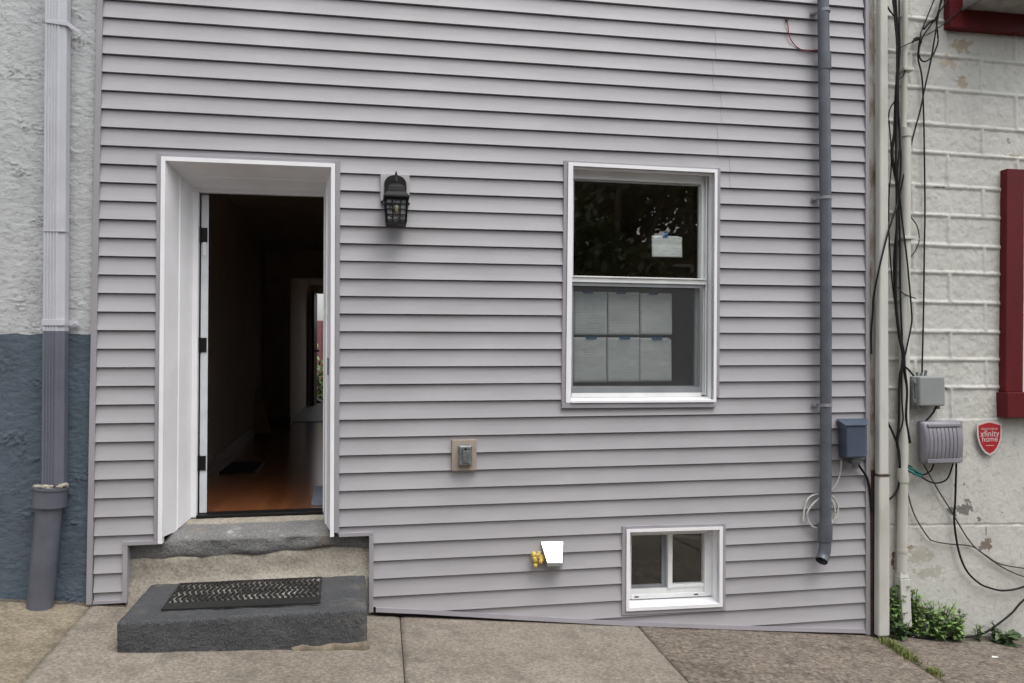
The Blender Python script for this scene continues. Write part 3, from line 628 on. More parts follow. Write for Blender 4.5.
# sheets of paper taped inside the glass
def paper(name, p, y, label, tapes, creases=(), cut=None, group='sheets of paper taped inside the window'):
    (xa, za), (xb, zb) = p
    nx, nz = 12, 16
    def pt(i, j):
        x = xa+(xb-xa)*i/nx; z = za+(zb-za)*j/nz
        yy = y + .004*noise.noise(Vector((x*9, z*9, y*50)))
        for cz in creases: yy += .0035*max(0, 1-abs(j/nz-cz)*9)
        if cut and i == nx and j == nz: x -= .03; z -= .0
        return (x, yy, z)
    root = MB(); root.smooth = True
    root.add([pt(i,j) for j in range(nz+1) for i in range(nx+1)], [(j*(nx+1)+i, j*(nx+1)+i+1, (j+1)*(nx+1)+i+1, (j+1)*(nx+1)+i) for j in range(nz) for i in range(nx)])
    o = root.build(name, M['printed']); tag(o, label, 'paper', group)
    md = o.modifiers.new('thick', 'SOLIDIFY'); md.thickness = .0004
    for (tx, tz, tw, th) in tapes:
        q = MB(); q.box(tx-tw/2, tx+tw/2, y-.0065, y-.005, tz-th/2, tz+th/2)
        q.build('tape', M['tape'], o)
YP = .156
row1 = [((1.416,1.701),(1.658,2.004)), ((1.664,1.702),(1.896,2.004)), ((1.903,1.704),(2.142,2.000))]
row2 = [((1.410,1.368),(1.654,1.684)), ((1.660,1.369),(1.897,1.684)), ((1.900,1.371),(2.139,1.682))]
nm = [('leftmost','left edge'),('middle','middle'),('rightmost','right edge')]
for i, p in enumerate(row1):
    paper('paper_sheet', p, YP+.002*i, f'white printed sheet in the upper row of papers, {nm[i][0]} of three', [((p[0][0]+p[1][0])/2-.02, p[1][1]-.004, .07, .014)], [(.55,),(.3,.8),(.5,)][i])
for i, p in enumerate(row2):
    paper('paper_sheet', p, YP+.007+.002*i, f'white creased sheet in the bottom row of papers, {nm[i][0]} of three', [((p[0][0]+p[1][0])/2+.01, p[1][1]-.004, .08, .016)], [(.35,.7),(.5,),(.48,.85)][i], cut=(i == 2))
p = ((1.985,2.258),(2.212,2.410)); paper('paper_sheet', p, .134, 'small white sheet with blue tape alone on the upper pane', [(2.085,2.417,.035,.03)], (.6,), True)

# basement window
mb = MB(); x0, x1, z0, z1 = 1.733, 2.432, -.190, .364
LB = lambda p: (p[0] + .012*(p[2]-.1), p[1], p[2] - .012*(p[0]-2.08))
mb.xf = LB
mb.box(x0, x0+.024, -.020, .03, z0, z1); mb.box(x1-.024, x1, -.020, .03, z0, z1); mb.box(x0+.024, x1-.024, -.0205, .03, z1-.020, z1); mb.box(x0+.024, x1-.024, -.0205, .03, z0, z0+.022)
ix0, ix1, iz0, iz1 = x0+.024, x1-.024, z0+.022, z1-.020
mb.add([(ix0,-.018,iz0),(ix0,.17,iz0+.02),(ix0,.17,iz1),(ix0,-.018,iz1)], [(0,1,2,3)])
mb.add([(ix1,-.018,iz0),(ix1,.17,iz0+.02),(ix1,.17,iz1),(ix1,-.018,iz1)], [(0,3,2,1)])
mb.add([(ix0,-.018,iz1),(ix0,.17,iz1),(ix1,.17,iz1),(ix1,-.018,iz1)], [(0,1,2,3)])
mb.add([(ix0,-.018,iz0),(ix1,-.018,iz0),(ix1,.17,iz0+.020),(ix0,.17,iz0+.020)], [(0,1,2,3)])
bw = mb.build('basement_window', M['white'], house)
mb = MB(); mb.xf = LB; mb.box(x0-.028,x0-.001,-.010,.03,z0-.03,z1+.02); mb.box(x1+.001,x1+.026,-.010,.03,z0-.03,z1+.02); mb.box(x0-.001,x1+.001,-.010,.03,z1+.001,z1+.02); mb.box(x0-.001,x1+.001,-.010,.03,z0-.03,z0-.001)
mb.build('window_trim', M['trim'], bw, .002)
mb = MB(); mb.xf = LB
fx0, fx1, fz0, fz1 = ix0+.001, ix1-.001, iz0+.022, iz1-.001
mb.box(fx0,fx0+.05,.10,.165,fz0,fz1); mb.box(fx1-.055,fx1,.10,.165,fz0,fz1); mb.box(fx0+.05,fx1-.055,.10,.165,fz1-.048,fz1); mb.box(fx0+.05,fx1-.055,.095,.165,fz0,fz0+.028); mb.box(fx0+.05,fx1-.055,.118,.165,fz0+.028,fz0+.062)
mb.box(2.080,2.112,.104,.165,fz0+.062,fz1-.048)
mb.box(2.112,fx1-.055,.112,.165,fz0+.062,fz0+.085)
mb.build('window_frame', M['vinylwhite'], bw, .002)
mb = MB(); mb.xf = LB; mb.box(2.045,2.079,.135,.160,fz0+.063,fz1-.049); mb.box(fx0+.051,2.045,.135,.160,fz0+.063,fz0+.085); mb.build('sliding_sash', M['screenframe'], bw)
mb = MB(); mb.xf = LB; mb.add([(fx0+.04,.150,fz0+.05),(2.08,.150,fz0+.05),(2.08,.150,fz1-.04),(fx0+.04,.150,fz1-.04)], [(0,1,2,3)]); mb.build('pane', M['glass'], bw)
mb = MB(); mb.xf = LB; mb.add([(2.11,.135,fz0+.05),(fx1-.05,.135,fz0+.05),(fx1-.05,.135,fz1-.04),(2.11,.135,fz1-.04)], [(0,1,2,3)]); mb.build('pane', M['glass'], bw)
for x in (1.83, 2.27):
    mb = MB(); mb.xf = LB; mb.box(x, x+.03, .0925, .0945, fz0+.012, fz0+.020); mb.build('weep_hole', M['darkgap'], bw)
mb = MB(); mb.box(1.2,3.4,3.4,3.5,-1.2,.4); mb.box(1.1,1.2,.37,3.5,-1.2,.4); mb.box(1.2,3.4,.37,3.4,-1.25,-1.2); mb.build('basement_wall', M['interior'], house)

# ------------------------------------------------------------------ steps and mat
ZT = .135
st = MB(); roughbox(st, -1.318, -.012, -.685, .068, -.25, ZT, .020, .006, .012, 3)
for i, v in enumerate(st.v):
    x, y, z = v
    z += -.004*(x+.6) if z > .05 else 0
    st.v[i] = (x - .02*(y+.3), y + .02*(x+.6), z)
stp = st.build('stone_step', M['step']); tag(stp, 'thick dark slate slab forming the bottom step under the doormat', 'step')
mb = MB()
fi = MB()
roughbox(fi, -.42, -.01, -.703, -.66, -.25, -.050, .022, .022, .014, 9); tag(fi.build('cement_fillet', M['cementdark']), 'crumbling cement fillet along the foot of the bottom step', 'cement')
sill = thing('stone_threshold', 'worn bluestone top step and cement riser below the front door', 'step', (-.72, .2, .1))
mb = MB()      # top step: sloping worn tread with a rough dark front edge
nx, prof = 70, [(.30,.482),(.24,.470),(.18,.452),(.12,.432),(.07,.410),(.050,.398),(.046,.385),(.050,.36),(.052,.33),(.056,.30),(.075,.285)]
def pv(i, j):
    x = -1.465+1.48*i/nx; y, z = prof[j]
    q = noise.noise(Vector((x*5, j*.7, 4))); q2 = noise.noise(Vector((x*2.2, 9, 4)))
    q3 = noise.noise(Vector((x*14, j*1.3, 2)))
    if j < 7: z += .005*q3
    if j < 4 : z += .010*q
    if j >= 4 and j < 7: z += .006*q; y += .006*q
    if j >= 6: y += .012*q; z += (.055*q2+.02*q)*(j-5)/5
    if not -1.25 < x < -.245 and j < 5: y, z = .055+.003*(4-j), .397
    return (x, y, z)
mb.smooth = True
mb.add([pv(i,j) for j in range(len(prof)) for i in range(nx+1)], [(j*(nx+1)+i, j*(nx+1)+i+1, (j+1)*(nx+1)+i+1, (j+1)*(nx+1)+i) for j in range(len(prof)-1) for i in range(nx)])
mb.build('stone_tread', M['sillstone'], sill)
mb = MB(); mb.smooth = True
prof2 = [(.085,.33),(.062,.30),(.057,.27),(.058,.24),(.055,.21),(.05,.18),(.045,.155),(.035,.137),(.02,.10),(.02,-.2)]
def pv2(i, j):
    x = -1.468+1.486*i/nx; y, z = prof2[j]; q = noise.noise(Vector((x*4, z*8, 7))); 
    return (x, y+.016*q+.006*noise.noise(Vector((x*20,z*30,1)))+.004*noise.noise(Vector((x*50,z*60,1))), z)
mb.add([pv2(i,j) for j in range(len(prof2)) for i in range(nx+1)], [(j*(nx+1)+i, j*(nx+1)+i+1, (j+1)*(nx+1)+i+1, (j+1)*(nx+1)+i) for j in range(len(prof2)-1) for i in range(nx)])
mb.build('cement_riser', M['cement'], sill)
mb = MB(); mb.smooth = True; n2 = 40      # pale mortar bed under the threshold
mb.add([(-1.16+.87*i/n2, .285-.07*j-.01*j*noise.noise(Vector((i*.3,0,2))), .486-.014*j+.003*noise.noise(Vector((i*.4,j,0)))) for j in range(2) for i in range(n2+1)] + [(-1.16+.87*i/n2, .215, .455) for i in range(n2+1)],
       [(j*(n2+1)+i, j*(n2+1)+i+1, (j+1)*(n2+1)+i+1, (j+1)*(n2+1)+i) for j in range(2) for i in range(n2)])
mb.build('mortar_bed', M['cement'], sill)
# rubber doormat with curved tread ribs
MA, MBk, MC, MD = (-1.1452, -0.0088, 0.147), (-0.2888, -0.0192, 0.147), (-0.2687, -0.576, 0.147), (-1.1265, -0.5448, 0.147)
A, B2, Cc, D = [Vector(p) for p in (MA, MBk, MC, MD)]
A.y = min(A.y, .03); B2.y = min(B2.y, .03)
matp = lambda u, v: (A*(1-u)+B2*u)*(1-v) + (D*(1-u)+Cc*u)*v
matroot = thing('doormat', 'black rubber doormat with herringbone ribs lying on the slate step', 'doormat', tuple(matp(.5,.5)-Vector((0,0,.012))))
mb = MB(); c4 = [matp(0,0), matp(1,0), matp(1,1), matp(0,1)]
mb.hexa([tuple(c4[3]-Vector((0,0,.010))), tuple(c4[2]-Vector((0,0,.010))), tuple(c4[1]-Vector((0,0,.010))), tuple(c4[0]-Vector((0,0,.010)))] + [tuple(c4[i]-Vector((0,0,.004))) for i in (3,2,1,0)])
m, t, b = newmat('dusty_rubber'); b.inputs['Roughness'].default_value = .55
t.links.new(ramp(t, tex(t, scale=6, detail=6), [(.40, (.025,.025,.025)), (.52, (.13,.125,.115)), (.72, (.42,.40,.37))]), b.inputs['Base Color']); M['dustrubber'] = m
mb.build('mat_base', M['dustrubber'], matroot)
mb = MB()
def bar(u0, v0, u1, v1, wdt, h=.004):
    a, b2 = matp(u0,v0), matp(u1,v1); d = (b2-a); n = Vector((-d.y, d.x, 0)).normalized()*wdt; up = Vector((0,0,h)); lowv = Vector((0,0,-.0045))
    mb.hexa([tuple(a-n+lowv), tuple(b2-n+lowv), tuple(b2+n+lowv), tuple(a+n+lowv), tuple(a-n+up), tuple(b2-n+up), tuple(b2+n+up), tuple(a+n+up)])
rows = 6
for r in range(rows):
    v0 = .02+.72*r/rows; v1 = .02+.72*(r+1)/rows
    for i in range(26):
        u = .012+.976*i/26; s_ = .026 if r % 2 else -.020
        if s_ < 0: u += .02
        um = u+s_*.75
        if max(u+s_, u) > .995 or min(u+s_, u) < .004: continue
        bar(u, v0+.004, um, (v0+v1)/2, .0068); bar(um, (v0+v1)/2, u+s_, v1-.010, .0068)
bar(0, .865, 1, .865, .058, .001); bar(.006,0,.006,.98,.006,.002); bar(.994,0,.994,.98,.006,.002); bar(0,.985,1,.985,.010,.004); bar(0,.008,1,.008,.006,.003)
mb.build('ribs', M['rubber'], matroot)

# ------------------------------------------------------------------ left neighbour: stucco house and downspout
lh = thing('stucco_house', 'rough stucco house painted pale above and blue grey below', 'house', (-4.8, .3, 0))
mb = MB(); mb.smooth = True
xs = lin(-2.6, -1.640, 120); zs = lin(-.12, 4.3, 620); nx = len(xs)
def sy(x, z):
    h = noise.fractal(Vector((x*22, z*34, 0)), .8, 2.1, 4)
    qx = x + .03*noise.noise(Vector((x*14, z*14, 5))); qz = z + .03*noise.noise(Vector((x*14, z*14, 15)))
    r = 1-abs(noise.noise(Vector((qx*20, qz*44, 3))))
    mk = max(0, noise.noise(Vector((x*6.5, z*9, 8)))-.12)
    return .022 - .0022*h - .032*(r**14)*mk
mb.add([(x, sy(x,z), z) for z in zs for x in xs], [(j*nx+i, j*nx+i+1, (j+1)*nx+i+1, (j+1)*nx+i) for j in range(len(zs)-1) for i in range(nx-1)])
mb.smooth = False
mb.box(-8, -1.67, .05, .4, -.5, 7.0); mb.add([(-8,.022,-.5),(-2.6,.022,-.5),(-2.6,.022,7),(-8,.022,7)], [(0,1,2,3)]); mb.add([(-2.6,.022,4.3),(-1.640,.022,4.3),(-1.640,.022,7),(-2.6,.022,7)], [(0,1,2,3)])
mb.box(-8,-7.8,.4,9,-.5,7); 
stw = mb.build('stucco_wall', M['stucco'], lh)
for v in stw.data.vertices: pass
ds = thing('downspout', 'ribbed rectangular downspout painted white above and grey below on stucco house', 'downspout', (-1.87, -.05, .05))
mb = MB(); xa, xb = -1.916, -1.797
sec = [(xa,-.010),(xa,-.083)]
for i in range(5):
    x = xa+.006+i*.016; sec += [(x,-.085),(x+.006,-.085),(x+.008,-.080),(x+.014,-.080)]
sec += [(xb-.045,-.085),(xb-.043,-.079),(xb-.006,-.079),(xb,-.072),(xb,-.010)]
n = len(sec); zz = [.78, 1.0, 1.7, 1.72, 4.4]
lx = lambda z: .004*(z-1.8)*-1
vs = [(x+lx(z), y, z) for z in zz for x, y in sec]
mb.add(vs, [(j*n+i, j*n+(i+1)%n, (j+1)*n+(i+1)%n, (j+1)*n+i) for j in range(len(zz)-1) for i in range(n)])
pipe = mb.build('spout_pipe', M['downspout'], ds)
mb = MB(); z = 1.755; mb.box(xa-.004,xb+.004,-.089,-.006,z-.018,z+.018); mb.box(xb+.004,xb+.060,-.012,.0,z-.014,z+.014); mb.cyl((xb+.035,-.018,z),(xb+.035,-.010,z),.007,8); mb.build('strap', M['downspout'], ds, .001)
mb = MB(); zb = (-1.8631, -0.08, 3.572)[2]
mb.hexa([(xa-.005,-.089,zb-.010),(xb+.002,-.089,zb-.022),(xb+.002,-.004,zb-.022),(xa-.005,-.004,zb-.010),(xa-.005,-.089,zb+.012),(xb+.002,-.089,zb+.006),(xb+.002,-.004,zb+.006),(xa-.005,-.004,zb+.012)])
mb.hexa([(xb,-.09,zb-.022),(xb+.070,-.05,zb-.062),(xb+.070,-.044,zb-.062),(xb,-.084,zb-.022),(xb,-.09,zb+.004),(xb+.075,-.05,zb-.040),(xb+.075,-.044,zb-.040),(xb,-.084,zb+.004)])
mb.build('strap', M['downspout'], ds, .001)
mb = MB(); mb.box(xa+.03,xb-.09,-.0895,-.0855,(-1.8828, -0.08, 2.3103)[2]-.002,(-1.8828, -0.08, 2.3103)[2]+.002); mb.box(xa-.001,xb+.001,-.0875,-.006,(-1.8827, -0.08, 2.3043)[2]-.003,(-1.8827, -0.08, 2.3043)[2]+.003); mb.build('seam', M['downspout'], ds)
mb = MB(); p0 = Vector((-1.8727, -0.06, 0.7118)); p1 = Vector((-1.9228, -0.06, 0.0326)); dr = (p1-p0).normalized()
mb.cyl(tuple(p0-dr*.02), tuple(p1), .072, 28); mb.cyl(tuple(p0-dr*.055), tuple(p0+dr*.055), .093, 28); mb.cyl(tuple(p0-dr*.062), tuple(p0-dr*.048), .099, 28)
mb.build('boot_pipe', M['boot'], ds)
mb = MB(); random.seed(5)
for i in range(26):
    an = random.uniform(0, 6.28); q = p0-dr*.066+Vector((.075*math.cos(an), .075*math.sin(an), random.uniform(-.004,.008)))
    roughbox(mb, q.x-.018, q.x+.018, q.y-.014, q.y+.014, q.z-.008, q.z+.010, .012, .006, .006, i)
mb.build('mortar_plug', M['cement'], ds)

# ------------------------------------------------------------------ right neighbour: painted block house
rh = thing('block_house', 'white painted concrete block house with dark red window frames', 'house', (6.8, .3, -.5))
ZJS = [q[2] for q in ((4.0966, 0.03, 0.482), (4.1103, 0.03, 1.3124), (4.1137, 0.03, 1.5221), (4.1171, 0.03, 1.7322), (4.1207, 0.03, 1.9517), (4.1244, 0.03, 2.1761), (4.1278, 0.03, 2.3814), (4.1315, 0.03, 2.6074), (4.1351, 0.03, 2.8264), (4.1392, 0.03, 3.0782), (4.1427, 0.03, 3.2943), (4.1471, 0.03, 3.5638), (4.1513, 0.03, 3.8204), (4.1557, 0.03, 4.0843), (4.1598, 0.03, 4.3383), (4.1641, 0.03, 4.5981))]
XJ = (4.2983, 0.03, 2.4956)[0]; HALF = .30
ZPARGE = (4.1063, 0.03, 1.0735)[2]
def by(x, z):
    zz = z + (.006+.006*(z-1.3))*(x-4.2)
    dz = min(abs(zz-q) for q in ZJS); row = sum(q < zz for q in ZJS)
    xx = x - XJ - (HALF if row % 2 == 0 else 0); fx = (xx/(2*HALF) - math.floor(xx/(2*HALF)))*2*HALF; dx = min(fx, 2*HALF-fx)
    wj = .009+.003*noise.noise(Vector((x*3,z*3,2)))
    j = max(0, 1-max(0, dz-wj)/.007) if dz < .05 else 0
    j2 = max(0, 1-max(0, dx-wj)/.007) if dx < .05 else 0
    fade = min(1, max(0, (z-ZPARGE)/.04)) 
    rough_ = .0032*noise.fractal(Vector((x*16, z*16, 0)), .8, 2.1, 4) + .0035*noise.noise(Vector((x*5,z*5,3)))
    u = .0105*max(j, j2)*fade
    if z < ZPARGE:
        u = .006; rough_ *= .55
        zl = (4.0936, 0.03, 0.2978)[2] - .03*(x-4.0)
        if abs(z-zl) < .006: u -= .006
    return .046 - u - rough_
mb = MB(); mb.smooth = True
xs = lin(3.56, 5.06, 190); zs = lin(-.66, 4.35, 620); nx = len(xs)
mb.add([(x, by(x,z), z) for z in zs for x in xs], [(j*nx+i, j*nx+i+1, (j+1)*nx+i+1, (j+1)*nx+i) for j in range(len(zs)-1) for i in range(nx-1)])
mb.smooth = False
mb.box(3.612, 10, .075, .4, -1.4, 7.0); mb.add([(5.06,.046,-1.4),(10,.046,-1.4),(10,.046,7),(5.06,.046,7)], [(0,1,2,3)]); mb.add([(3.56,.046,4.35),(5.06,.046,4.35),(5.06,.046,7),(3.56,.046,7)], [(0,1,2,3)])
mb.box(9.8,10,.4,9,-1.4,7)
mb.build('block_wall', M['block'], rh)
def redwindow(x0, z0, x1, z1, fw, sill, lean_):
    q = MB(); q.xf = lambda p: (p[0]+lean_*(p[2]-z0), p[1], p[2])
    q.box(x0, x0+fw, -.020, .05, z0, z1); q.box(x1-fw, x1, -.020, .05, z0, z1); q.box(x0+fw, x1-fw, -.020, .05, z1-fw, z1)
    fr = q.build('window_frame', M['redframe'], rh, .004)
    q = MB(); q.box(x0-.022, x1+.022, -.060, .05, z0-sill, z0-.001); q.build('window_sill', M['redframe'], fr, .006)
    q = MB(); q.box(x0+fw, x1-fw, .000, .008, z0, z1-fw); q.build('curtain', M['curtain'], fr)
    q = MB(); q.box(x0+fw+.001, x0+fw+.03, -.006, -.001, z0, z1-fw); q.box(x1-fw-.03, x1-fw-.001, -.006, -.001, z0, z1-fw); q.box(x0+fw+.03, x1-fw-.03, -.006, -.001, z0+.001, z0+.03); q.build('sash', M['vinylwhite'], fr)
    q = MB(); q.add([(x0+fw,-.003,z0),(x1-fw,-.003,z0),(x1-fw,-.003,z1-fw),(x0+fw,-.003,z1-fw)], [(0,1,2,3)]); q.build('pane', M['glass'], fr)
a = (4.7076, 0, 1.277); b_ = (4.7444, 0, 2.9676); redwindow(a[0], a[2], a[0]+1.1, b_[2], (4.8592, 0, 1.2907)[0]-a[0], a[2]-(4.6378, -0.05, 1.0861)[2], .028)
a = (4.2845, 0, 4.0986); q0 = (4.2831, 0, 4.015)
mb = MB(); mb.box(a[0]-.002, a[0]+1.2, -.022, .05, q0[2], (4.4304, 0, 4.163)[2]); mb.box(a[0], a[0]+.115, -.020, .05, (4.4304, 0, 4.163)[2], 5.4); mb.box(a[0]+1.08, a[0]+1.2, -.020, .05, (4.4304, 0, 4.163)[2], 5.4)
uf = mb.build('window_frame', M['redframe'], rh, .004)
mb = MB(); mb.box(a[0]+.115, a[0]+1.08, .02, .03, (4.4304, 0, 4.163)[2], 5.4); mb.build('pane', M['darkglass'], uf)
ac = thing('air_conditioner', 'weathered window air conditioner jutting from the top right red window', 'air conditioner', ((4.3883, -0.03, 4.1543)[0]+.4, -.2, (4.3883, -0.03, 4.1543)[2]))
p_ = (4.3883, -0.03, 4.1543); mb = MB(); mb.box(p_[0]+.01, p_[0]+.75, -.42, .01, p_[2]+.004, p_[2]+.42); mb.build('ac_case', M['acmetal'], ac, .008)
mb = MB(); mb.box(p_[0]-.004, p_[0]+.77, -.43, -.422, p_[2]+.03, p_[2]+.40); mb.build('grille', M['greybox'], ac, .003)
mb = MB(); mb.box(p_[0]-.01,p_[0]+.008,-.42,.01,p_[2]-.012,p_[2]+.012); mb.build('support_rail', M['outlet'], ac); mb = MB(); mb.box(p_[0]+.752,p_[0]+.77,-.42,.01,p_[2]-.012,p_[2]+.012); mb.build('support_rail', M['outlet'], ac); mb = MB(); mb.box(p_[0]+.008,p_[0]+.752,-.02,.01,p_[2]-.022,p_[2]+.003); mb.build('support_rail', M['outlet'], ac)

# gap strip, downspout and conduit between the houses
mb = MB(); mb.hexa([(3.572,.0,-.47),(3.640,.0,-.47),(3.640,.03,-.47),(3.572,.03,-.47),(3.616,.0,7),(3.690,.0,7),(3.690,.03,7),(3.616,.03,7)])
gap = mb.build('joint_strip', M['whitestrip'], rh)
q0, q1, q2, q3 = (3.5561, -0.01, -0.4841), (3.6279, -0.01, -0.4887), (3.5972, -0.01, 0.7221), (3.6454, -0.01, 0.7208)
mb = MB(); mb.hexa([(q0[0],-.008,q0[2]),(q1[0],-.008,q1[2]),(q1[0],-.001,q1[2]),(q0[0],-.001,q0[2]),(q2[0],-.008,q2[2]),(q3[0],-.008,q3[2]),(q3[0],-.001,q3[2]),(q2[0],-.001,q2[2])]); mb.build('rusty_joint', M['rust'], rh)
rd = thing('downspout', 'old white square downspout between grey siding and white block wall', 'downspout', (3.63, -.04, -.46))
T0, T1, B0, B1 = (3.6682, -0.06, 4.1522), (3.7332, -0.06, 4.1573), (3.59, -0.06, -0.4267), (3.6734, -0.06, -0.4319)
mb = MB()
def rquad(z, za, zb, a, b2): return a + (b2-a)*(z-za)/(zb-za)
xlz = lambda z: rquad(z, B0[2], T0[2], B0[0], T0[0]); xrz = lambda z: rquad(z, B1[2], T1[2], B1[0], T1[0])
def rsec(z0, z1, e=0):
    mb.hexa([(xlz(z0)-e,-.078-e,z0),(xrz(z0)+e,-.078-e,z0),(xrz(z0)+e,-.018,z0),(xlz(z0)-e,-.018,z0),(xlz(z1)-e,-.078-e,z1),(xrz(z1)+e,-.078-e,z1),(xrz(z1)+e,-.018,z1),(xlz(z1)-e,-.018,z1)])
zj = (3.6261, -0.06, 0.6922)[2]; rsec(zj, 4.5, 0); rsec(B0[2]-.03, zj-.004, .003)
mb.build('spout_pipe', M['whitepipe'], rd, .013, 4)
mb = MB(); z = zj; mb.box(xlz(z)-.005,xrz(z)+.005,-.085,.02,z-.007,z+.001); mb.build('strap', M['rust'], rd)
cd = thing('conduit_pipe', 'white painted pipe with couplings holding the black cable bundle', 'pipe', (3.83, 0, -.25))
mb = MB(); mb.tube([(3.9342, 0.005, 4.2628), (3.9179, 0.005, 3.7502), (3.9018, 0.005, 3.2402)], .022, 14, True, 2); mb.tube([(3.9146, -0.005, 3.2081), (3.8969, -0.005, 2.3309), (3.8675, -0.005, 1.2261), (3.8503, -0.005, 0.6418), (3.8355, -0.005, 0.2059), (3.8279, -0.005, -0.0258)], .036, 18, True, 2); mb.build('riser_pipe', M['whitepipe'], cd)
for pa, pb_, r_ in (((3.9108, -0.005, 3.2303), (3.9115, -0.005, 3.1707), .042), ((3.8517, -0.005, 0.7293), (3.8501, -0.005, 0.6273), .041), ((3.8345, -0.005, 0.1406), (3.8342, -0.005, 0.1189), .040)):
    mb = MB(); mb.cyl(pa, pb_, r_, 20); mb.build('coupling', M['whitepipe'], cd)
mb = MB(); a1 = (3.8172, -0.02, -0.007); b1 = (3.8433, -0.02, -0.4124); mb.hexa([(a1[0]-.012,-.05,b1[2]),(a1[0]+.060,-.05,b1[2]),(a1[0]+.06,.03,b1[2]),(a1[0]-.012,.03,b1[2]),(a1[0]-.028,-.045,a1[2]-.06),(a1[0]+.05,-.045,a1[2]-.06),(a1[0]+.05,.03,a1[2]-.06),(a1[0]-.028,.03,a1[2]-.06)])
mb.hexa([(a1[0]-.028,-.045,a1[2]-.06),(a1[0]+.05,-.045,a1[2]-.06),(a1[0]+.05,.03,a1[2]-.06),(a1[0]-.028,.03,a1[2]-.06),(a1[0]-.01,-.03,a1[2]+.01),(a1[0]+.03,-.03,a1[2]+.01),(a1[0]+.03,.02,a1[2]+.01),(a1[0]-.01,.02,a1[2]+.01)])
mb.build('pipe_shoe', M['whitepipe'], cd, .006)
mb = MB()
q1 = (3.9189, -0.02, 3.6737); q2 = (3.892, -0.03, 2.4158); mb.box(q1[0]-.03,q1[0]+.05,-.035,.04,q1[2]-.012,q1[2]+.012); mb.build('clamp', M['whitepipe'], cd, .003); mb = MB(); mb.box(q2[0]-.045,q2[0]+.05,-.055,.04,q2[2]-.010,q2[2]+.010); mb.build('clamp', M['whitepipe'], cd, .003)

# ------------------------------------------------------------------ grey PVC pipe on the facade
pv_ = thing('standpipe', 'dark grey plastic pipe strapped down the right of the siding', 'pipe', (3.2, -.07, .1))
mb = MB(); mb.tube([(3.2149, -0.07, 4.1847), (3.2155, -0.07, 2.6655), (3.1999, -0.07, 1.2365), (3.1859, -0.07, 0.3036)], .0405, 28, True, 2); mb.build('pipe_run', M['pvc'], pv_)
for pa, pb_, r_ in (((3.2209, -0.07, 3.72), (3.2202, -0.07, 3.604), .0460), ((3.1866, -0.07, 0.367), (3.1835, -0.07, 0.2404), .0480)):
    mb = MB(); mb.cyl(pa, pb_, r_, 28); mb.build('coupling', M['pvc'], pv_)
mb = MB(); mb.tube([(3.1836, -0.07, 0.2474), (3.1759, -0.075, 0.1856), (3.1594, -0.082, 0.1388), (3.1349, -0.1, 0.1094)], .0415, 28, False, 5); mb.tube([(3.1835, -0.07, 0.2404), (3.1759, -0.075, 0.1856), (3.1594, -0.082, 0.1388), (3.1349, -0.1, 0.1094)], .036, 28, False, 5); mb.build('elbow', M['pvc'], pv_)
for q in ((3.2208, -0.07, 4.0323), (3.2149, -0.07, 2.6798), (3.1987, -0.07, 1.201)):
    mb = MB(); mb.cyl((q[0],-.07,q[2]-.011), (q[0],-.07,q[2]+.011), .0445, 28); mb.box(q[0]-.072,q[0]-.03,-.03,-.004,q[2]-.010,q[2]+.010); mb.cyl((q[0]-.060,-.036,q[2]),(q[0]-.060,-.028,q[2]),.008,8); mb.build('strap', M['pvcstrap'], pv_)

# ------------------------------------------------------------------ small fittings on the siding
lan = thing('wall_lantern', 'black caged wall lantern on a square block beside the door', 'lantern', (.17, -.02, 2.45))
mb = MB(); mb.box(.074,.262,-.022,.02,2.550,2.744); mb.build('mounting_block', M['mount'], lan, .003)
mb = MB()
arch = [(.098,2.50),(.242,2.50),(.242,2.675)] + [(.17+.072*math.cos(t_), 2.675+.060*math.sin(t_)) for t_ in [math.pi*i/12 for i in range(1,12)]] + [(.098,2.675)]
mb.prism(arch, -.036, -.0225); mb.build('back_plate', M['black'], lan, .003)
cx, cy = .172, -.115
def sq(mb, z0, h0, z1, h1, c=(cx,cy)):
    mb.hexa([(c[0]-h0,c[1]-h0,z0),(c[0]+h0,c[1]-h0,z0),(c[0]+h0,c[1]+h0,z0),(c[0]-h0,c[1]+h0,z0),(c[0]-h1,c[1]-h1,z1),(c[0]+h1,c[1]-h1,z1),(c[0]+h1,c[1]+h1,z1),(c[0]-h1,c[1]+h1,z1)])
mb = MB(); sq(mb, 2.556,.082,2.572,.082); sq(mb, 2.572,.080,2.600,.058); sq(mb, 2.600,.056,2.637,.050); sq(mb, 2.637,.048,2.655,.026); mb.build('roof', M['black'], lan, .003)
mb = MB(); mb.tube([(cx,cy,2.655),(cx,cy,2.685),(cx,cy,2.70),(cx,cy,2.74)], [.016,.016,.012,.012,.008,.003], 12, True, 2); mb.tube([(cx,-.03,2.70),(cx,-.075,2.705),(cx,cy,2.68)], .011, 10, True, 4); mb.build('arm', M['black'], lan)
mb = MB(); ztop, zbot, ht, hb = 2.556, 2.398, .069, .060
sq(mb, zbot-.008, hb+.003, zbot+.006, hb+.003)
def face(u, w_, off=0):   # u in -1..1 across, w 0..1 up
    return u*(hb+(ht-hb)*w_), zbot+(ztop-zbot)*w_, hb+(ht-hb)*w_
for sgn, axis in ((-1,'y'),(1,'y'),(-1,'x'),(1,'x')):
    def P3(u, w_):
        a, z, h = face(u, w_)
        return (cx+a, cy+sgn*h, z) if axis == 'y' else (cx+sgn*h, cy+a, z)
    for u in (-1,-.36,.36,1): mb.tube([P3(u,0), P3(u,1)], .0062 if abs(u) == 1 else .0042, 6, True, 1)
    for w_ in (.12,.33,.55,.77,.95): mb.tube([P3(-1,w_), P3(1,w_)], .0042, 6, True, 1)
mb.build('cage', M['black'], lan)
mb = MB(); sq(mb, zbot+.008, hb-.007, ztop-.003, ht-.007); mb.build('lantern_glass', M['frost'], lan)
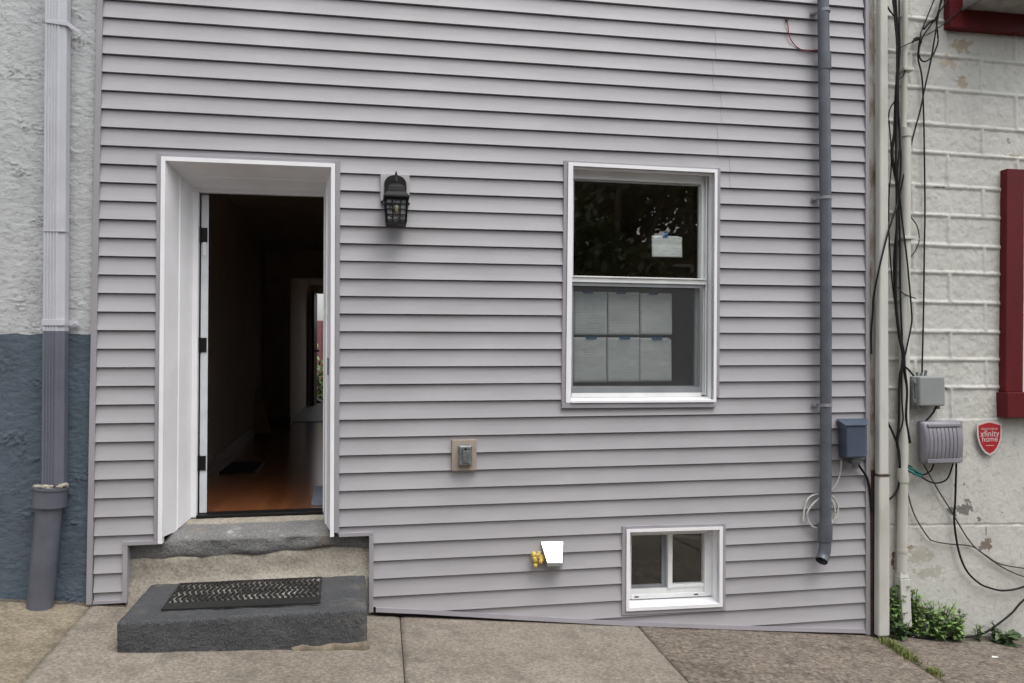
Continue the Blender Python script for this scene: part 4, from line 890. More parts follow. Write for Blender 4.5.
mb = MB(); mb.tube([(cx,cy-.064,2.45),(cx,cy-.064,2.48),(cx,cy-.064,2.505)], [.006,.011,.012,.010,.006], 10, True, 3); mb.build('bulb', M['bulb'], lan)
mb = MB(); mb.cyl((.092,-.05,2.553),(.074,-.05,2.553),.008,8); mb.build('screw', M['black'], lan); mb = MB(); mb.cyl((.252,-.05,2.546),(.262,-.05,2.546),.008,8); mb.build('screw', M['black'], lan)
out = thing('outlet_cover', 'grey weatherproof outlet cover on a tan block below the lantern', 'outlet', (.62, -.02, .8))
mb = MB(); mb.box(.540,.703,-.024,.02,.797,1.001); mb.build('mounting_block', M['tan'], out, .004)
mb = MB(); mb.box(.580,.672,-.040,-.0245,.832,.966); mb.hexa([(.586,-.062,.838),(.664,-.062,.838),(.664,-.040,.832),(.586,-.040,.832),(.586,-.055,.960),(.664,-.055,.960),(.664,-.040,.966),(.586,-.040,.966)])
oc = mb.build('metal_cover', M['outlet'], out, .006, 3)
mb = MB(); mb.box(.606,.648,-.066,-.058,.850,.935); mb.build('cover_rib', M['outlet'], out, .004)
mb = MB(); mb.cyl((.626,-.068,.944),(.626,-.055,.944),.008,10); mb.box(.604,.650,-.0635,-.058,.936,.940); mb.build('latch', M['darkgap'], out)
vt = thing('vent_hood', 'shiny sheet metal vent hood with yellow foam leaking at its side', 'vent', (1.21, -.03, .16))
mb = MB()
tl, tr = Vector((1.141,-.006,.306)), Vector((1.292,-.006,.301)); bl, br = Vector((1.165,-.092,.187)), Vector((1.264,-.092,.183))
nrm = (tr-tl).cross(bl-tl).normalized(); 
if nrm.y > 0: nrm = -nrm
th = nrm*-.0015
mb.add([tuple(p) for p in (tl,tr,br,bl,tl+th,tr+th,br+th,bl+th)], [(0,1,2,3),(7,6,5,4),(0,4,5,1),(1,5,6,2),(2,6,7,3),(3,7,4,0)]); mb.build('hood_flap', M['galv'], vt)
mb = MB(); wl0, wr0 = Vector((1.158,.004,.163)), Vector((1.296,.004,.158)); tl2 = Vector((1.137,.004,.302)); tr2 = Vector((1.296,.004,.298)); e = .002
tlb = tl+th*2; trb = tr+th*2; blb = bl+th*2; brb = br+th*2
mb.add([tuple(p) for p in (tl2, tlb, blb, blb-Vector((0,0,.022)), wl0)], [(0,1,2,3,4)]); mb.add([tuple(p) for p in (tr2, trb, brb, brb-Vector((0,0,.022)), wr0)], [(0,4,3,2,1)])
mb.add([tuple(p) for p in (blb, brb, brb-Vector((0,0,.022)), blb-Vector((0,0,.022)))], [(0,1,2,3)]); mb.build('hood_side', M['galvside'], vt)
mb = MB(); random.seed(11)
for i in range(13):
    q = Vector((1.105+random.gauss(0,.012), -.03+random.uniform(-.03,.02), .205+random.gauss(0,.032))); r_ = random.uniform(.010,.020)
    roughbox(mb, q.x-r_, q.x+r_, q.y-r_, q.y+r_, q.z-r_*1.2, q.z+r_*1.2, .009, .010, r_*.8, i, 40)
mb.build('foam_blob', M['foam'], vt)
bb = thing('utility_box', 'blue grey plastic utility box on the siding next to the standpipe', 'utility box', (3.42, -.06, .8))
q0, q1 = (3.3036, -0.15, 1.0638), (3.4556, -0.15, 0.8325); s0, s1 = (3.3351, -0.01, 1.0774), (3.534, -0.01, 0.7887)
mb = MB(); mb.hexa([(q0[0],-.15,q1[2]),(q1[0],-.15,q1[2]),(s1[0]+.03,-.005,q1[2]-.004),(s0[0],-.005,q1[2]-.004),(q0[0],-.15,q0[2]),(q1[0],-.15,q0[2]),(s1[0]+.03,-.005,s0[2]+.012),(s0[0],-.005,s0[2]+.012)]); mb.build('box_body', M['bluebox'], bb, .006)
mb = MB(); mb.box(q0[0]+.006,q1[0]-.006,-.1535,-.1505,q1[2]+.008,q0[2]-.014); mb.build('box_lid', M['bluebox'], bb, .002)
mb = MB(); mb.hexa([(q0[0]-.012,-.162,q0[2]-.006),(q1[0]+.010,-.162,q0[2]-.006),(s1[0]+.04,.0,s0[2]+.010),(s0[0]-.010,.0,s0[2]+.010),(q0[0]-.012,-.162,q0[2]+.002),(q1[0]+.010,-.162,q0[2]+.002),(s1[0]+.04,.0,s0[2]+.020),(s0[0]-.010,.0,s0[2]+.020)]); mb.build('box_hood', M['bluebox'], bb, .002)
z_ = q1[2]; mb = MB(); mb.box(3.40,3.47,-.07,-.02,z_-.055,z_-.006); mb.cyl((3.435,-.05,z_-.09),(3.435,-.05,z_-.055),.022,12); mb.build('cable_gland', M['outlet'], bb, .004)

# ------------------------------------------------------------------ boxes, sign and cables on the block wall
gb = thing('junction_box', 'small pale grey square box with hinged lid on block wall', 'utility box', (4.08, .0, 1.18))
a, c_ = (3.9335, -0.03, 1.4022), (4.1814, -0.03, 1.1798); a2 = (3.9522, -0.07, 1.4029); c2_ = (4.1495, -0.07, 1.186)
mb = MB(); mb.box(a[0], c_[0], -.02, .035, c_[2], a[2]); mb.build('box_body', M['greybox'], gb, .010, 3)
mb = MB(); mb.box(a2[0]-.012, c2_[0], -.082, -.0205, c_[2]+.004, a[2]-.003); mb.build('box_lid', M['greybox'], gb, .012, 3)
for z in (a[2]-.04, c_[2]+.04):
    mb = MB(); mb.box(a[0]-.008,a[0]+.02,-.05,-.02,z-.014,z+.014); mb.build('hinge', M['greybox'], gb, .004)
mb = MB(); mb.cyl((c_[0],-.045,(a[2]+c_[2])/2+.02),(c_[0]+.018,-.045,(a[2]+c_[2])/2+.02),.009,8); mb.build('latch', M['outlet'], gb)
mb = MB(); 
for dx, h in ((.05,.028),(.085,.022),(.115,.04)): mb = MB(); mb.cyl((a2[0]+dx-.02,.0,a[2]-.004),(a2[0]+dx-.02+.01*(h>.03),.0,a[2]+h),.010,8); mb.build('cable_gland', M['outlet'], gb)
for x_, r_ in ((a2[0]+.03,.030),(c_[0]-.05,.018)): mb = MB(); mb.cyl((x_,-.02,c_[2]-.022),(x_,-.02,c_[2]+.002),r_,12); mb.build('cable_gland', M['outlet'], gb)
pb = thing('meter_box', 'larger lilac grey box with ribbed curved front on block wall', 'utility box', (4.2, .0, .75))
a, c_ = (4.0015, -0.02, 1.0714), (4.3201, -0.05, 0.7598)
mb = MB(); fa = (3.9899, -0.13, 1.0726); 
mb.hexa([(a[0],.035,c_[2]+.01),(a[0]+.012,-.05,c_[2]+.006),(c_[0],-.05,c_[2]+.006),(c_[0],.035,c_[2]+.01),(a[0],.035,a[2]),(a[0]+.012,-.05,a[2]),(c_[0],-.05,a[2]),(c_[0],.035,a[2])]); mb.build('box_body', M['purplebox'], pb, .012, 3)
mb = MB(); nz = 14; zs = lin(c_[2]+.003, a[2]-.001, nz); bul = lambda i: -.052-.058*math.sin(math.pi*min(1, max(0, (i+.8)/(nz+1.6))))**.55
xa, xb = fa[0]-.026, (4.2816, -0.1, 0.9345)[0]
mb.smooth = True; pts = []
for i, z in enumerate(zs): pts += [(xa,-.051,z),(xa+.004,bul(i)+.012,z),(xa+.014,bul(i),z),(xb-.014,bul(i),z),(xb-.004,bul(i)+.012,z),(xb,-.051,z)]
mb.add(pts, [(i*6+k, i*6+k+1, (i+1)*6+k+1, (i+1)*6+k) for i in range(nz) for k in range(5)] + [tuple(range(6)), tuple(range(nz*6+5, nz*6-1, -1))]); pl = mb.build('box_cover', M['purplebox'], pb)
mb = MB(); mb.smooth = False
nr = 8; span = xb-xa-.06
for r in range(nr):
    x = xa+.032+span*r/nr
    for i in range(2, nz-2): mb.hexa([(x,bul(i)-.005,zs[i]),(x+span/nr*.80,bul(i)-.005,zs[i]),(x+span/nr*.80,bul(i)+.003,zs[i]),(x,bul(i)+.003,zs[i]),(x,bul(i+1)-.005,zs[i+1]),(x+span/nr*.80,bul(i+1)-.005,zs[i+1]),(x+span/nr*.80,bul(i+1)+.003,zs[i+1]),(x,bul(i+1)+.003,zs[i+1])])
mb.build('ribs', M['purplebox'], pb)
mb = MB(); mb.box(xa+.025,xb-.02,bul(13)-.020,bul(12)+.01,zs[12]+.006,zs[13]+.006); mb.build('cover_band', M['purplebox'], pb, .004); mb = MB(); mb.box(xa+.02,xb-.012,bul(1)-.014,bul(1)+.02,zs[0]+.008,zs[2]-.004); mb.build('cover_band', M['purplebox'], pb, .004)
mb = MB(); mb.cyl((xb-.002,-.06,(zs[0]+zs[-1])/2-.01),(xb+.012,-.06,(zs[0]+zs[-1])/2-.01),.009,8); mb.build('latch', M['outlet'], pb)
sg = thing('shield_sign', 'red shield shaped alarm sign with white border on block wall', 'sign', (4.575, .02, .79))
sx, sw = ((4.4843, 0.02, 0.9936)[0]+(4.6984, 0.02, 0.9899)[0])/2, ((4.6984, 0.02, 0.9899)[0]-(4.4843, 0.02, 0.9936)[0])/2; zt_, zb_ = (4.5881, 0.02, 1.0631)[2], (4.5832, 0.02, 0.8007)[2]; H_ = zt_-zb_
def shield(s):
    half = [(0,1.0),(.25,.985),(.55,.955),(1.0,.905),(.985,.62),(.93,.47),(.80,.32),(.60,.18),(.35,.07),(0,0)]
    cz = .55
    pts = [(sx+x*sw*s, zb_+H_*(cz+(z-cz)*s)) for x, z in half] + [(sx-x*sw*s, zb_+H_*(cz+(z-cz)*s)) for x, z in half[-2:0:-1]]
    return pts
mb = MB(); mb.prism(shield(1.0)[::-1], .010, .016); mb.build('sign_plate', M['signwhite'], sg)
mb = MB(); mb.prism(shield(.875)[::-1], .0085, .0098); mb.build('sign_face', M['signred'], sg)
text('PROTECTED BY', .0215, sx, .0078, zb_+H_*.76, M['signwhite'], 'sign_lettering', sg, sx=.95)
text('xfinity', .066, sx, .0078, zb_+H_*.625, M['signwhite'], 'sign_lettering', sg)
text('home', .060, sx, .0078, zb_+H_*.47, M['signwhite'], 'sign_lettering', sg)
mb = MB(); mb.box(sx-.035,sx+.035,.0076,.0084,zb_+H_*.285,zb_+H_*.300); mb.build('sign_line', M['signwhite'], sg)
# cables: each one a thing
def cable(pts, r, label, mat='cable', name='cable', group='cables on the block wall', seg=7):
    q = MB(); q.tube(pts, r, seg, True, 6); return tag(q.build(name, M[mat]), label, 'cable', group)
cable([(3.7972, -0.035, 4.2333), (3.8229, -0.035, 4.0341), (3.8427, -0.035, 3.8791), (3.8334, -0.035, 3.7), (3.8141, -0.035, 3.4538), (3.8088, -0.035, 3.372), (3.7987, -0.035, 3.1939), (3.7752, -0.035, 3.0377), (3.7944, -0.035, 2.9057), (3.8202, -0.035, 2.774), (3.8235, -0.035, 2.6194), (3.7982, -0.035, 2.398), (3.7841, -0.035, 2.2216), (3.7883, -0.035, 1.9579), (3.8102, -0.035, 1.7461), (3.8466, -0.035, 1.5708), (3.8515, -0.035, 1.4612), (3.8685, -0.035, 1.3005), (3.8595, -0.035, 1.0893), (3.8894, -0.035, 0.9141)], .011, 'thickest black trunk cable running down the pipe from the top edge')
cable([(3.8067, -0.05, 4.2271), (3.823, -0.05, 3.946), (3.8319, -0.05, 3.724), (3.8116, -0.05, 3.4636), (3.8035, -0.05, 3.2046), (3.7956, -0.05, 2.9464), (3.7998, -0.05, 2.6892), (3.7913, -0.05, 2.3956), (3.7812, -0.05, 2.1028), (3.7836, -0.05, 1.8838), (3.8011, -0.05, 1.7017), (3.8275, -0.05, 1.5706), (3.8219, -0.05, 1.476), (3.8009, -0.05, 1.3743), (3.7915, -0.05, 1.0769), (3.7731, -0.05, 0.9252), (3.7881, -0.05, 0.8525), (3.7944, -0.05, 0.7367)], .009, 'black bundle cable that bows left beside the small grey box')
cable([(3.8322, -0.06, 4.2246), (3.832, -0.06, 3.9425), (3.8338, -0.06, 3.7944), (3.8187, -0.06, 3.6084), (3.8156, -0.06, 3.3498), (3.8236, -0.06, 3.1291), (3.7994, -0.06, 2.8707), (3.8194, -0.06, 2.6879), (3.8362, -0.06, 2.5124), (3.8652, -0.06, 2.2787), (3.8812, -0.06, 2.1034), (3.8981, -0.06, 1.8842), (3.8965, -0.06, 1.782), (3.8547, -0.06, 1.6069), (3.8341, -0.06, 1.5342), (3.8139, -0.06, 1.4325), (3.8107, -0.06, 1.2222), (3.8166, -0.06, 1.0772), (3.7741, -0.06, 0.9406), (3.7833, -0.06, 0.7527)], .006, 'black cable bulging right of the pipe halfway down')
cable([(3.7865, -0.055, 4.2084), (3.7999, -0.055, 4.0164), (3.8135, -0.055, 3.832), (3.8085, -0.055, 3.4987), (3.8209, -0.055, 3.2409), (3.8332, -0.055, 2.9836), (3.8182, -0.055, 2.799), (3.7999, -0.055, 2.6662), (3.7675, -0.075, 2.6101), (3.6859, -0.095, 2.4225), (3.6176, -0.095, 2.1822), (3.5942, -0.06, 1.9756), (3.608, -0.03, 1.8835), (3.5989, -0.02, 1.7238), (3.599, -0.02, 1.5637)], .007, 'black cable crossing left over the white downspout', )
cable([(3.8206, -0.02, 3.4368), (3.7659, -0.02, 3.3374), (3.776, -0.02, 3.1378), (3.7799, -0.02, 2.9604), (3.7567, -0.02, 2.7159), (3.7528, -0.02, 2.458), (3.7627, -0.02, 2.245), (3.7791, -0.02, 2.0323), (3.8035, -0.02, 1.8712), (3.823, -0.02, 1.7027)], .005, 'thin black cable looping out left of the bundle over the blocks')
cable([(4.2292, -0.02, 4.2751), (4.2022, -0.02, 4.1746), (4.1626, -0.02, 3.9678), (4.1197, -0.02, 3.754), (4.0609, -0.02, 3.5253), (4.0252, -0.02, 3.3736), (3.9606, -0.02, 3.1689), (3.8645, -0.02, 2.8158), (3.8416, -0.02, 2.6597), (3.8407, -0.02, 2.3276), (3.8391, -0.02, 1.9597), (3.8539, -0.02, 1.5929)], .006, 'black cable slanting from the upper red window down to the bundle')
cable([(4.0702, 0.02, 3.9624), (4.0424, 0.02, 3.7942), (4.0734, 0.02, 3.6376), (4.0828, 0.02, 3.3892), (4.0842, 0.02, 3.0656), (4.0823, 0.02, 2.6378), (4.0727, 0.02, 2.3533), (4.0586, 0.02, 1.8907), (4.0376, 0.02, 1.4155)], .006, 'straight thin black cable dropping into the small grey box')
cable([(4.3042, 0, 4.2599), (4.1527, 0, 4.0471), (4.0695, 0, 3.9316), (4.0341, 0, 3.8086), (4.0665, 0, 3.749), (4.1357, 0, 3.7777), (4.1904, 0, 3.8796), (4.1975, 0, 3.952), (4.1869, 0, 4.0762), (4.2225, 0, 4.185), (4.2535, 0, 4.2711)], .006, 'black cable coiled in a loop near the upper red window')
cable([(4.4315, -0.03, 4.1956), (4.1549, -0.03, 3.9797), (3.9794, -0.03, 3.8944), (3.9526, -0.03, 3.8723), (3.9051, -0.03, 3.8481), (3.852, -0.03, 3.8184)], .004, 'black drop wire running up right across the red frame', )
cable([(4.1901, 0, 4.266), (4.0845, 0, 4.0308), (4.0497, 0, 3.9528)], .005, 'short thin wire from the top edge to the wire clamp')
cable([(4.0766, -0.005, 3.9904), (4.1278, -0.005, 4.0469), (4.1701, -0.005, 4.0652)], .010, 'thick short black splice sleeve by the wire loop', name='splice_sleeve')
cable([(3.9417, 0, 2.585), (3.9984, 0, 2.5123), (4.0159, 0, 2.4086), (3.9772, 0, 2.3223), (3.9092, 0, 2.2467)], .0045, 'brown wire bowed right of the white pipe', 'browncable')
cable([(3.8048, -0.04, 2.0529), (3.8496, -0.04, 2.0059), (3.9481, -0.04, 1.9719)], .0045, 'short brown wire end sticking out right over the pipe', 'browncable')
cable([(3.751, -0.03, 4.135), (3.7782, -0.03, 4.0924), (3.8185, -0.03, 4.0508)], .006, 'short black stub cable left of the bundle top')
cable([(3.8279, -0.03, 3.5825), (3.8777, -0.03, 3.6153), (3.8948, -0.03, 3.6611)], .005, 'short black tie between bundle and the upper pipe clamp')
cable([(3.8576, -0.04, 1.4685), (3.8858, -0.04, 1.4465), (3.926, -0.04, 1.4025)], .0065, 'black cable from the bundle into the small box corner')
cable([(3.6863, -0.04, 1.1067), (3.7412, -0.04, 1.0045), (3.788, -0.04, 0.8949), (3.7996, -0.04, 0.8077)], .008, 'loose black cable end slanting left of the pipe')
cable([(3.8198, -0.01, 0.7453), (3.8137, -0.01, 0.6145), (3.7768, -0.01, 0.5393), (3.7065, -0.01, 0.4894)], .008, 'black cable curving left behind the downspout below the boxes')
cable([(4.1151, -0.03, 1.1806), (4.0853, -0.03, 1.1296), (4.0267, -0.03, 1.0718)], .007, 'short black cable between the two grey boxes')
cable([(3.8744, -0.03, 0.7567), (3.925, -0.03, 0.711), (3.9916, -0.03, 0.6794), (4.0594, -0.03, 0.7075), (4.0857, -0.03, 0.7558)], .006, 'short black cable arc under the ribbed box')
cable([(3.8905, -0.03, 0.7461), (3.9831, -0.03, 0.6636), (4.0917, -0.03, 0.6167), (4.193, -0.03, 0.6431), (4.2474, -0.03, 0.7591)], .006, 'longer black cable arc hanging under the ribbed box')
for k_, pts in enumerate(([(3.8663, -0.035, 0.7401), (3.9189, -0.035, 0.717), (3.9756, -0.035, 0.6863)], [(3.8663, -0.04, 0.719), (3.9228, -0.04, 0.6885), (3.9797, -0.04, 0.6687)])):
    cable(pts, .009, ('teal cable sleeve upper strand below the ribbed box','teal cable sleeve lower strand below the ribbed box')[k_], 'teal', 'cable_sleeve')
cable([(4.302, 0.005, 0.7608), (4.2879, 0.005, 0.48), (4.2761, 0.005, 0.3328), (4.3067, 0.005, 0.1177), (4.3711, 0.005, -0.0402), (4.4763, 0.005, -0.1414), (4.5688, 0.005, -0.1832), (4.6878, 0.005, -0.208), (4.8604, 0.005, -0.1872), (5.177, 0.005, -0.0791)], .0075, 'black cable dropping from the ribbed box and sweeping right')
cable([(4.0275, 0.015, 0.7663), (4.1203, 0.015, 0.6091), (4.2504, 0.015, 0.413), (4.411, 0.015, 0.1701), (4.5454, 0.015, 0.0551), (4.7085, 0.015, -0.0486), (4.8711, 0.015, -0.1171), (5.184, 0.015, -0.2181)], .005, 'thin brown wire slanting down right from the ribbed box', 'browncable')
cable([(3.8821, 0.015, 0.6819), (3.9006, 0.015, 0.5547), (3.9577, 0.015, 0.3764), (4.0616, 0.015, 0.2185), (4.1132, 0.015, 0.1811), (4.246, 0.015, 0.1549), (4.4222, 0.015, 0.1325), (4.5312, 0.015, 0.0684), (4.6663, 0.015, -0.0108), (4.8723, 0.015, -0.0542), (5.1862, 0.015, -0.1124)], .005, 'thin grey brown wire following the wall crack to the right', 'browncable')
cable([(5.1623, -0.01, -0.0745), (4.8445, -0.01, -0.2814), (4.7396, -0.01, -0.3736), (4.6135, -0.01, -0.452), (4.4818, -0.03, -0.4992), (4.3059, -0.06, -0.5073), (3.9782, -0.06, -0.4902), (3.8722, -0.04, -0.4652), (3.8246, 0, -0.425), (3.8125, 0.02, -0.3656)], .0075, 'black cable running along the foot of the block wall')
mb = MB(); q1 = (4.0208, 0, 3.9206); mb.box(q1[0]-.01,q1[0]+.02,-.01,.03,q1[2]-.012,q1[2]+.006); mb.tube([(q1[0]-.045,-.005,q1[2]-.04),(q1[0],-.01,q1[2]-.012),(q1[0]+.035,-.005,q1[2]-.035)],.006,8)
tag(mb.build('wire_clamp', M['black']), 'small black wire clamp fixed to block wall near the top', 'clamp')
cable([(3.4426, -0.04, 0.809), (3.4814, -0.04, 0.7507), (3.5495, -0.02, 0.667), (3.572, -0.02, 0.5655), (3.582, -0.02, 0.4211)], .0085, 'black cable from the blue box down into the wall joint', group='cables around the blue box')
cable([(3.3424, -0.03, 0.803), (3.3377, -0.03, 0.7459), (3.317, -0.03, 0.6678), (3.281, -0.03, 0.6118), (3.2413, -0.03, 0.5774), (3.1863, -0.03, 0.5507)], .0065, 'white cable from the blue box to the coil behind the pipe', 'whitecable', group='cables around the blue box')
cable([(3.0427, -0.02, 0.3766), (3.0553, -0.02, 0.4611), (3.0832, -0.02, 0.5311), (3.138, -0.02, 0.5612), (3.2082, -0.02, 0.5626), (3.2707, -0.02, 0.5463), (3.3093, -0.02, 0.4951), (3.3166, -0.02, 0.4449), (3.3002, -0.02, 0.3955), (3.2606, -0.02, 0.3684)], .0065, 'outer loop of white cable coiled behind the grey pipe', 'whitecable', 'cable', 'cables around the blue box')
cable([(3.1941, -0.03, 0.5504), (3.1313, -0.03, 0.5099), (3.0763, -0.03, 0.4481), (3.0719, -0.03, 0.3987), (3.0984, -0.03, 0.3482), (3.1446, -0.03, 0.3252), (3.2147, -0.03, 0.3224), (3.27, -0.03, 0.3701), (3.2865, -0.03, 0.4335), (3.2678, -0.03, 0.5054), (3.2332, -0.03, 0.5492)], .0065, 'inner loop of white cable coiled behind the grey pipe', 'whitecable', 'cable', 'cables around the blue box')
cable([(2.9687, -0.008, 3.9782), (2.9737, -0.008, 3.9311), (2.9846, -0.008, 3.8591), (3.0192, -0.008, 3.8032), (3.0737, -0.008, 3.7668), (3.1288, -0.008, 3.7617), (3.2081, -0.008, 3.7759)], .0036, 'thin red wire hanging from a hole high in the siding', 'redwire', 'wire', 'wires on the siding')
mb = MB(); q1 = (2.9733, 0, 3.9819); mb.cyl((q1[0],-.004,q1[2]),(q1[0],.008,q1[2]),.010,12); tag(mb.build('wire_grommet', M['darkgap']), 'small dark hole plug in the siding where the red wire exits', 'plug')

# dirt gathered where walls meet the pavement
def soil(name, xa, xb, yb_, wmin, wmax, h, n_):
    mb = MB(); mb.smooth = True; vs = []
    for i in range(n_+1):
        x = xa+(xb-xa)*i/n_; q = .5+.5*noise.noise(Vector((x*7,3,1))); q2 = .5+.5*noise.noise(Vector((x*23,9,1))); wd = wmin+(wmax-wmin)*max(0,min(1,.6*q+.5*q2))
        for (yy, zz) in ((yb_, h*(.6+.5*q2)), (yb_-wd*.5, h*.6*q), (yb_-wd, -.006)): vs.append((x, yy, gz(x,yy)+.003+zz+.003*noise.noise(Vector((x*60,yy*60,0)))))
    mb.add(vs, [(i*3+k, i*3+k+1, (i+1)*3+k+1, (i+1)*3+k) for i in range(n_) for k in range(2)])
    o = mb.build(name, M['ground']); o['kind'] = 'structure'
soil('soil', 3.62, 5.6, .06, .03, .16, .030, 120)
soil('soil', -2.8, -1.46, .03, .02, .06, .012, 90)
# ------------------------------------------------------------------ weeds
def leafpts(base, d, L_, w_, droop):
    d = d.normalized(); side = d.cross(Vector((0,0,1)));
    side = side.normalized() if side.length > .01 else Vector((1,0,0))
    side = (side + Vector((0,0,random.uniform(-.5,.5)))).normalized()
    p1 = base + d*L_*.35; p2 = base + d*L_*.7 - Vector((0,0,droop*.4*L_)); p3 = base + d*L_ - Vector((0,0,droop*L_))
    return [base, p1-side*w_, p1+side*w_, p2-side*w_*.8, p2+side*w_*.8, p3]
def plant(name, cx_, cy_, h, spread, nst, L_, w_, mat, label, group, fan=.5, lean_=(0,0)):
    z0 = gz(cx_, cy_); root = thing(name, label, 'weed', (cx_, cy_, z0), group)
    st_ = MB(); lf = MB()
    for s_ in range(nst):
        an = random.uniform(0, 6.28); tip = Vector((cx_+lean_[0]+spread*random.uniform(-1,1), min(.015, cy_+lean_[1]+spread*.6*random.uniform(-1,1)), z0+h*random.uniform(.55,1)))
        b0 = Vector((cx_+random.uniform(-.25,.25)*spread, min(.02, cy_+random.uniform(-.2,.2)*spread), z0-.01)); mid = (b0+tip)/2 + Vector((random.uniform(-.02,.02), 0, .03))
        st_.tube([b0, mid, tip], [.004,.003,.003,.002,.0015], 5, True, 3)
        n_ = int(5+h*19)
        for i in range(n_):
            u = .15+.85*i/n_; p = b0*(1-u)**2 + mid*2*u*(1-u) + tip*u*u; an += 2.4
            d = Vector((math.cos(an), math.sin(an)*.8, fan+random.uniform(-.3,.4)))
            if p.y+d.y*L_ > .02: d.y = -abs(d.y)*.6
            pts = leafpts(p, d, L_*random.uniform(.6,1.15)*(1.15-.5*u), w_*random.uniform(.7,1.2), random.uniform(.1,.6))
            lf.add([tuple(q) for q in pts], [(0,1,2),(1,3,4,2),(3,5,4)])
    st_.build('stem', M['stem'], root); lf.build('leaves', M[mat], root)
    return root
random.seed(21)
G1 = 'weeds along the foot of the block wall'
a = (4.1828, -0.03, -0.4443); plant('weed', a[0]-.10, -.06, .30, .15, 26, .075, .015, 'weed', 'tallest bushy green weed at the foot of the block wall', G1)
a = (4.232, -0.04, -0.4731); plant('weed', a[0]-.01, -.07, .22, .13, 20, .07, .015, 'weed', 'rounded green weed touching the right of the tallest one', G1)
a = (3.9372, -0.04, -0.4548); plant('weed', a[0], -.03, .25, .055, 12, .06, .011, 'weed', 'narrow upright weed right of the white pipe shoe', G1)
a = (3.7804, 0, -0.4584); plant('weed', a[0], .0, .40, .07, 12, .085, .016, 'weed', 'tall weed growing up between white pipe and downspout', G1)
a = (3.8944, 0, -0.4365); plant('weed', a[0], -.005, .38, .05, 9, .075, .014, 'weed', 'leggy weed just behind the white pipe shoe', G1, lean_=(.04,0))
a = (3.7524, -0.05, -0.4401); plant('weed', a[0], -.09, .15, .09, 12, .06, .014, 'weeddark', 'low dark weed clump between downspout and pipe shoe', G1)
a = (4.4393, -0.04, -0.5152); plant('weed', a[0], -.03, .13, .05, 7, .04, .009, 'weed', 'small thin weed left of the dark leafy one', G1)
a = (4.6145, -0.06, -0.5487); plant('weed', a[0], -.08, .09, .13, 9, .085, .022, 'weeddark', 'flat dark broad leaved weed at the right end', G1, .15)
a = (4.5653, -0.04, -0.5231); plant('weed', a[0], -.03, .16, .03, 4, .05, .016, 'weeddark', 'single upright dark weed where the ground cable lifts', G1, .6)
gr = MB()
def grassrun(p0, p1, n_, h, wdt):
    for i in range(n_):
        u = random.random(); x = p0[0]+(p1[0]-p0[0])*u+random.gauss(0,wdt); y = p0[1]+(p1[1]-p0[1])*u+random.gauss(0,wdt); z = gz(x,y)-.005
        an = random.uniform(0,6.28); hh = h*random.uniform(.4,1.1)*(.6+.4*math.sin(u*3.1)); d = Vector((math.cos(an)*.7, math.sin(an)*.7, 0))*hh; s_ = Vector((-math.sin(an), math.cos(an), 0))*.0028
        b0 = Vector((x,y,z)); m1 = b0+d*.35+Vector((0,0,hh*.65)); t1 = b0+d+Vector((0,0,hh*.8))
        gr.add([tuple(b0-s_), tuple(b0+s_), tuple(m1+s_*.8), tuple(m1-s_*.8), tuple(t1)], [(0,1,2,3),(3,2,4)])
grassrun((3.608, -0.1067, -0.4686), (3.4866, -0.5946, -0.4353), 420, .055, .03)
grassrun((3.4831, -0.7483, -0.4282), (3.4439, -0.8606, -0.4195), 150, .05, .018)
grassrun((3.512, -0.5119, -0.4415), (3.3921, -0.9858, -0.4089), 60, .02, .008)
grassrun((3.7418, -0.0192, -0.4855), (4.0961, -0.0024, -0.5208), 120, .03, .02)
o = gr.build('joint_grass', M['grass']); o['kind'] = 'stuff'; o['label'] = 'thin grass growing in the cracked pavement joint'
random.seed(4)
for px, r_, lab in (((4.2062, -0.447, -0.512), .034, 'white leaf shaped paint flake lying on the brown pavement'), ((3.9077, -0.0243, -0.5015), .018, 'pale paint flake near the pipe shoe by the weeds')):
    mb = MB(); pts = [(px[0]+r_*math.cos(k_*.9)*random.uniform(.6,1), px[1]+.5*r_*math.sin(k_*.9)*random.uniform(.6,1), px[2]+.006+random.uniform(0,.006)) for k_ in range(7)]
    mb.add(pts+[(x,y,z-.004) for x,y,z in pts], [tuple(range(7)), tuple(range(13,6,-1))]+[(k_,k_+7,(k_+1)%7+7,(k_+1)%7) for k_ in range(7)]); tag(mb.build('paint_flake', M['chip']), lab, 'paint flake', 'paint flakes on the pavement')

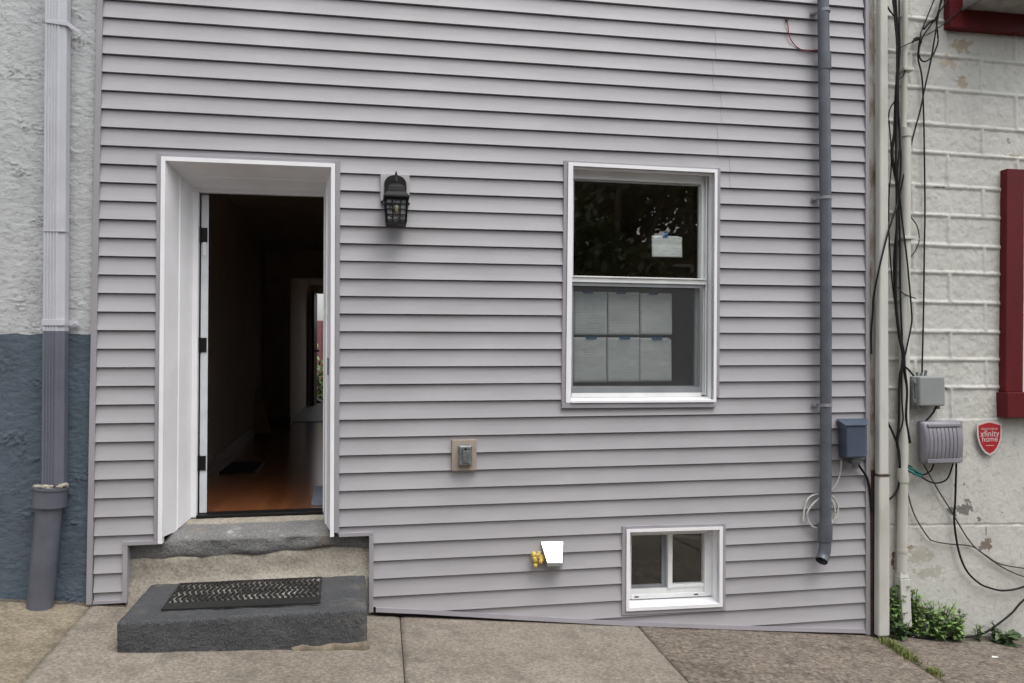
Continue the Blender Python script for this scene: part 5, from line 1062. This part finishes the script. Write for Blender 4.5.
# ------------------------------------------------------------------ across the street (seen in the window glass)
def tree(x, y, h, rad, nl, label, lo):
    z0 = gz(x,y)-.1; root = thing('street_tree', label, 'tree', (x,y,z0), 'street trees across the road')
    tk = MB(); tk.tube([(x,y,z0),(x+.1,y,z0+h*.3),(x,y+.1,z0+h*.55),(x+.1,y,z0+h*.9)], [.2,.17,.13,.09,.04], 12, True, 4)
    cl = []
    for i in range(9):
        an = i*2.4; q = Vector((x+rad*.75*math.cos(an), y+rad*.75*math.sin(an), z0+h*(lo+.1+(.95-lo)*((i*.37)%1)))); cl.append(q)
        tk.tube([(x,y,z0+h*.4), tuple((Vector((x,y,z0+h*.4))+q)/2+Vector((0,0,.2))), tuple(q)], [.08,.06,.04,.02], 7, True, 3)
    tk.build('trunk', M['bark'], root)
    lf = MB()
    for i in range(nl):
        c0 = random.choice(cl); d = Vector((random.gauss(0,1),random.gauss(0,1),random.gauss(0,.8))).normalized()*rad*.62*random.random()**.4
        p = c0+d; a1 = Vector((random.gauss(0,1),random.gauss(0,1),random.gauss(0,1))).normalized(); a2 = a1.orthogonal().normalized(); s_ = random.uniform(.07,.15)
        lf.add([tuple(p-a1*s_), tuple(p+a2*s_*.6), tuple(p+a1*s_), tuple(p-a2*s_*.6)], [(0,1,2,3)])
    lf.build('crown', M['treeleaf'], root)
random.seed(9)
tree(5.3, -11.2, 6.8, 2.1, 10500, 'dense dark street tree standing across the road', .25)
tree(8.8, -12.4, 7.4, 1.8, 1200, 'looser street tree with sky showing through its crown', .5)
def facing_house(x0, x1, y, z1, mat, label, gable=False):
    z0 = gz((x0+x1)/2, y)-.6; root = thing('facing_house', label, 'house', ((x0+x1)/2, y-4, z0), 'houses across the street')
    q = MB(); q.box(x0, x1, y-8, y, z0, z1); q.build('wall', mat, root)
    q = MB()
    if gable:
        xm = (x0+x1)/2+.6; q.prism([(x0-.4,z1-.1),(x1+.4,z1-.1),(xm,z1+1.3)], y+.35, y-8.2); q.build('roof', M['roof'], root)
    else:
        q.box(x0-.1, x1+.1, y-8.1, y+.25, z1+.001, z1+.35); q.build('roof', M['roof'], root)
    n_ = int((x1-x0)/2.2)
    for i in range(n_):
        for zz in ((z0+1.5,z0+3.0),(z0+4.3,z0+5.8)):
            if zz[1] > z1-.2: continue
            xx = x0+.7+i*2.2; q = MB(); q.box(xx, xx+1.0, y+.003, y+.06, zz[0], zz[1]); wf = q.build('window', M['vinylwhite'], root)
            q = MB(); q.box(xx+.08, xx+.92, y+.061, y+.068, zz[0]+.08, zz[1]-.08); q.build('pane', M['darkglass'], wf)
facing_house(-10, 6.6, -13.5, 7.0, M['brick'], 'long brown brick row house facing across the street')
facing_house(6.8, 13.8, -14.5, 4.5, M['ochre'], 'low ochre house with dark gable roof across the street', True)
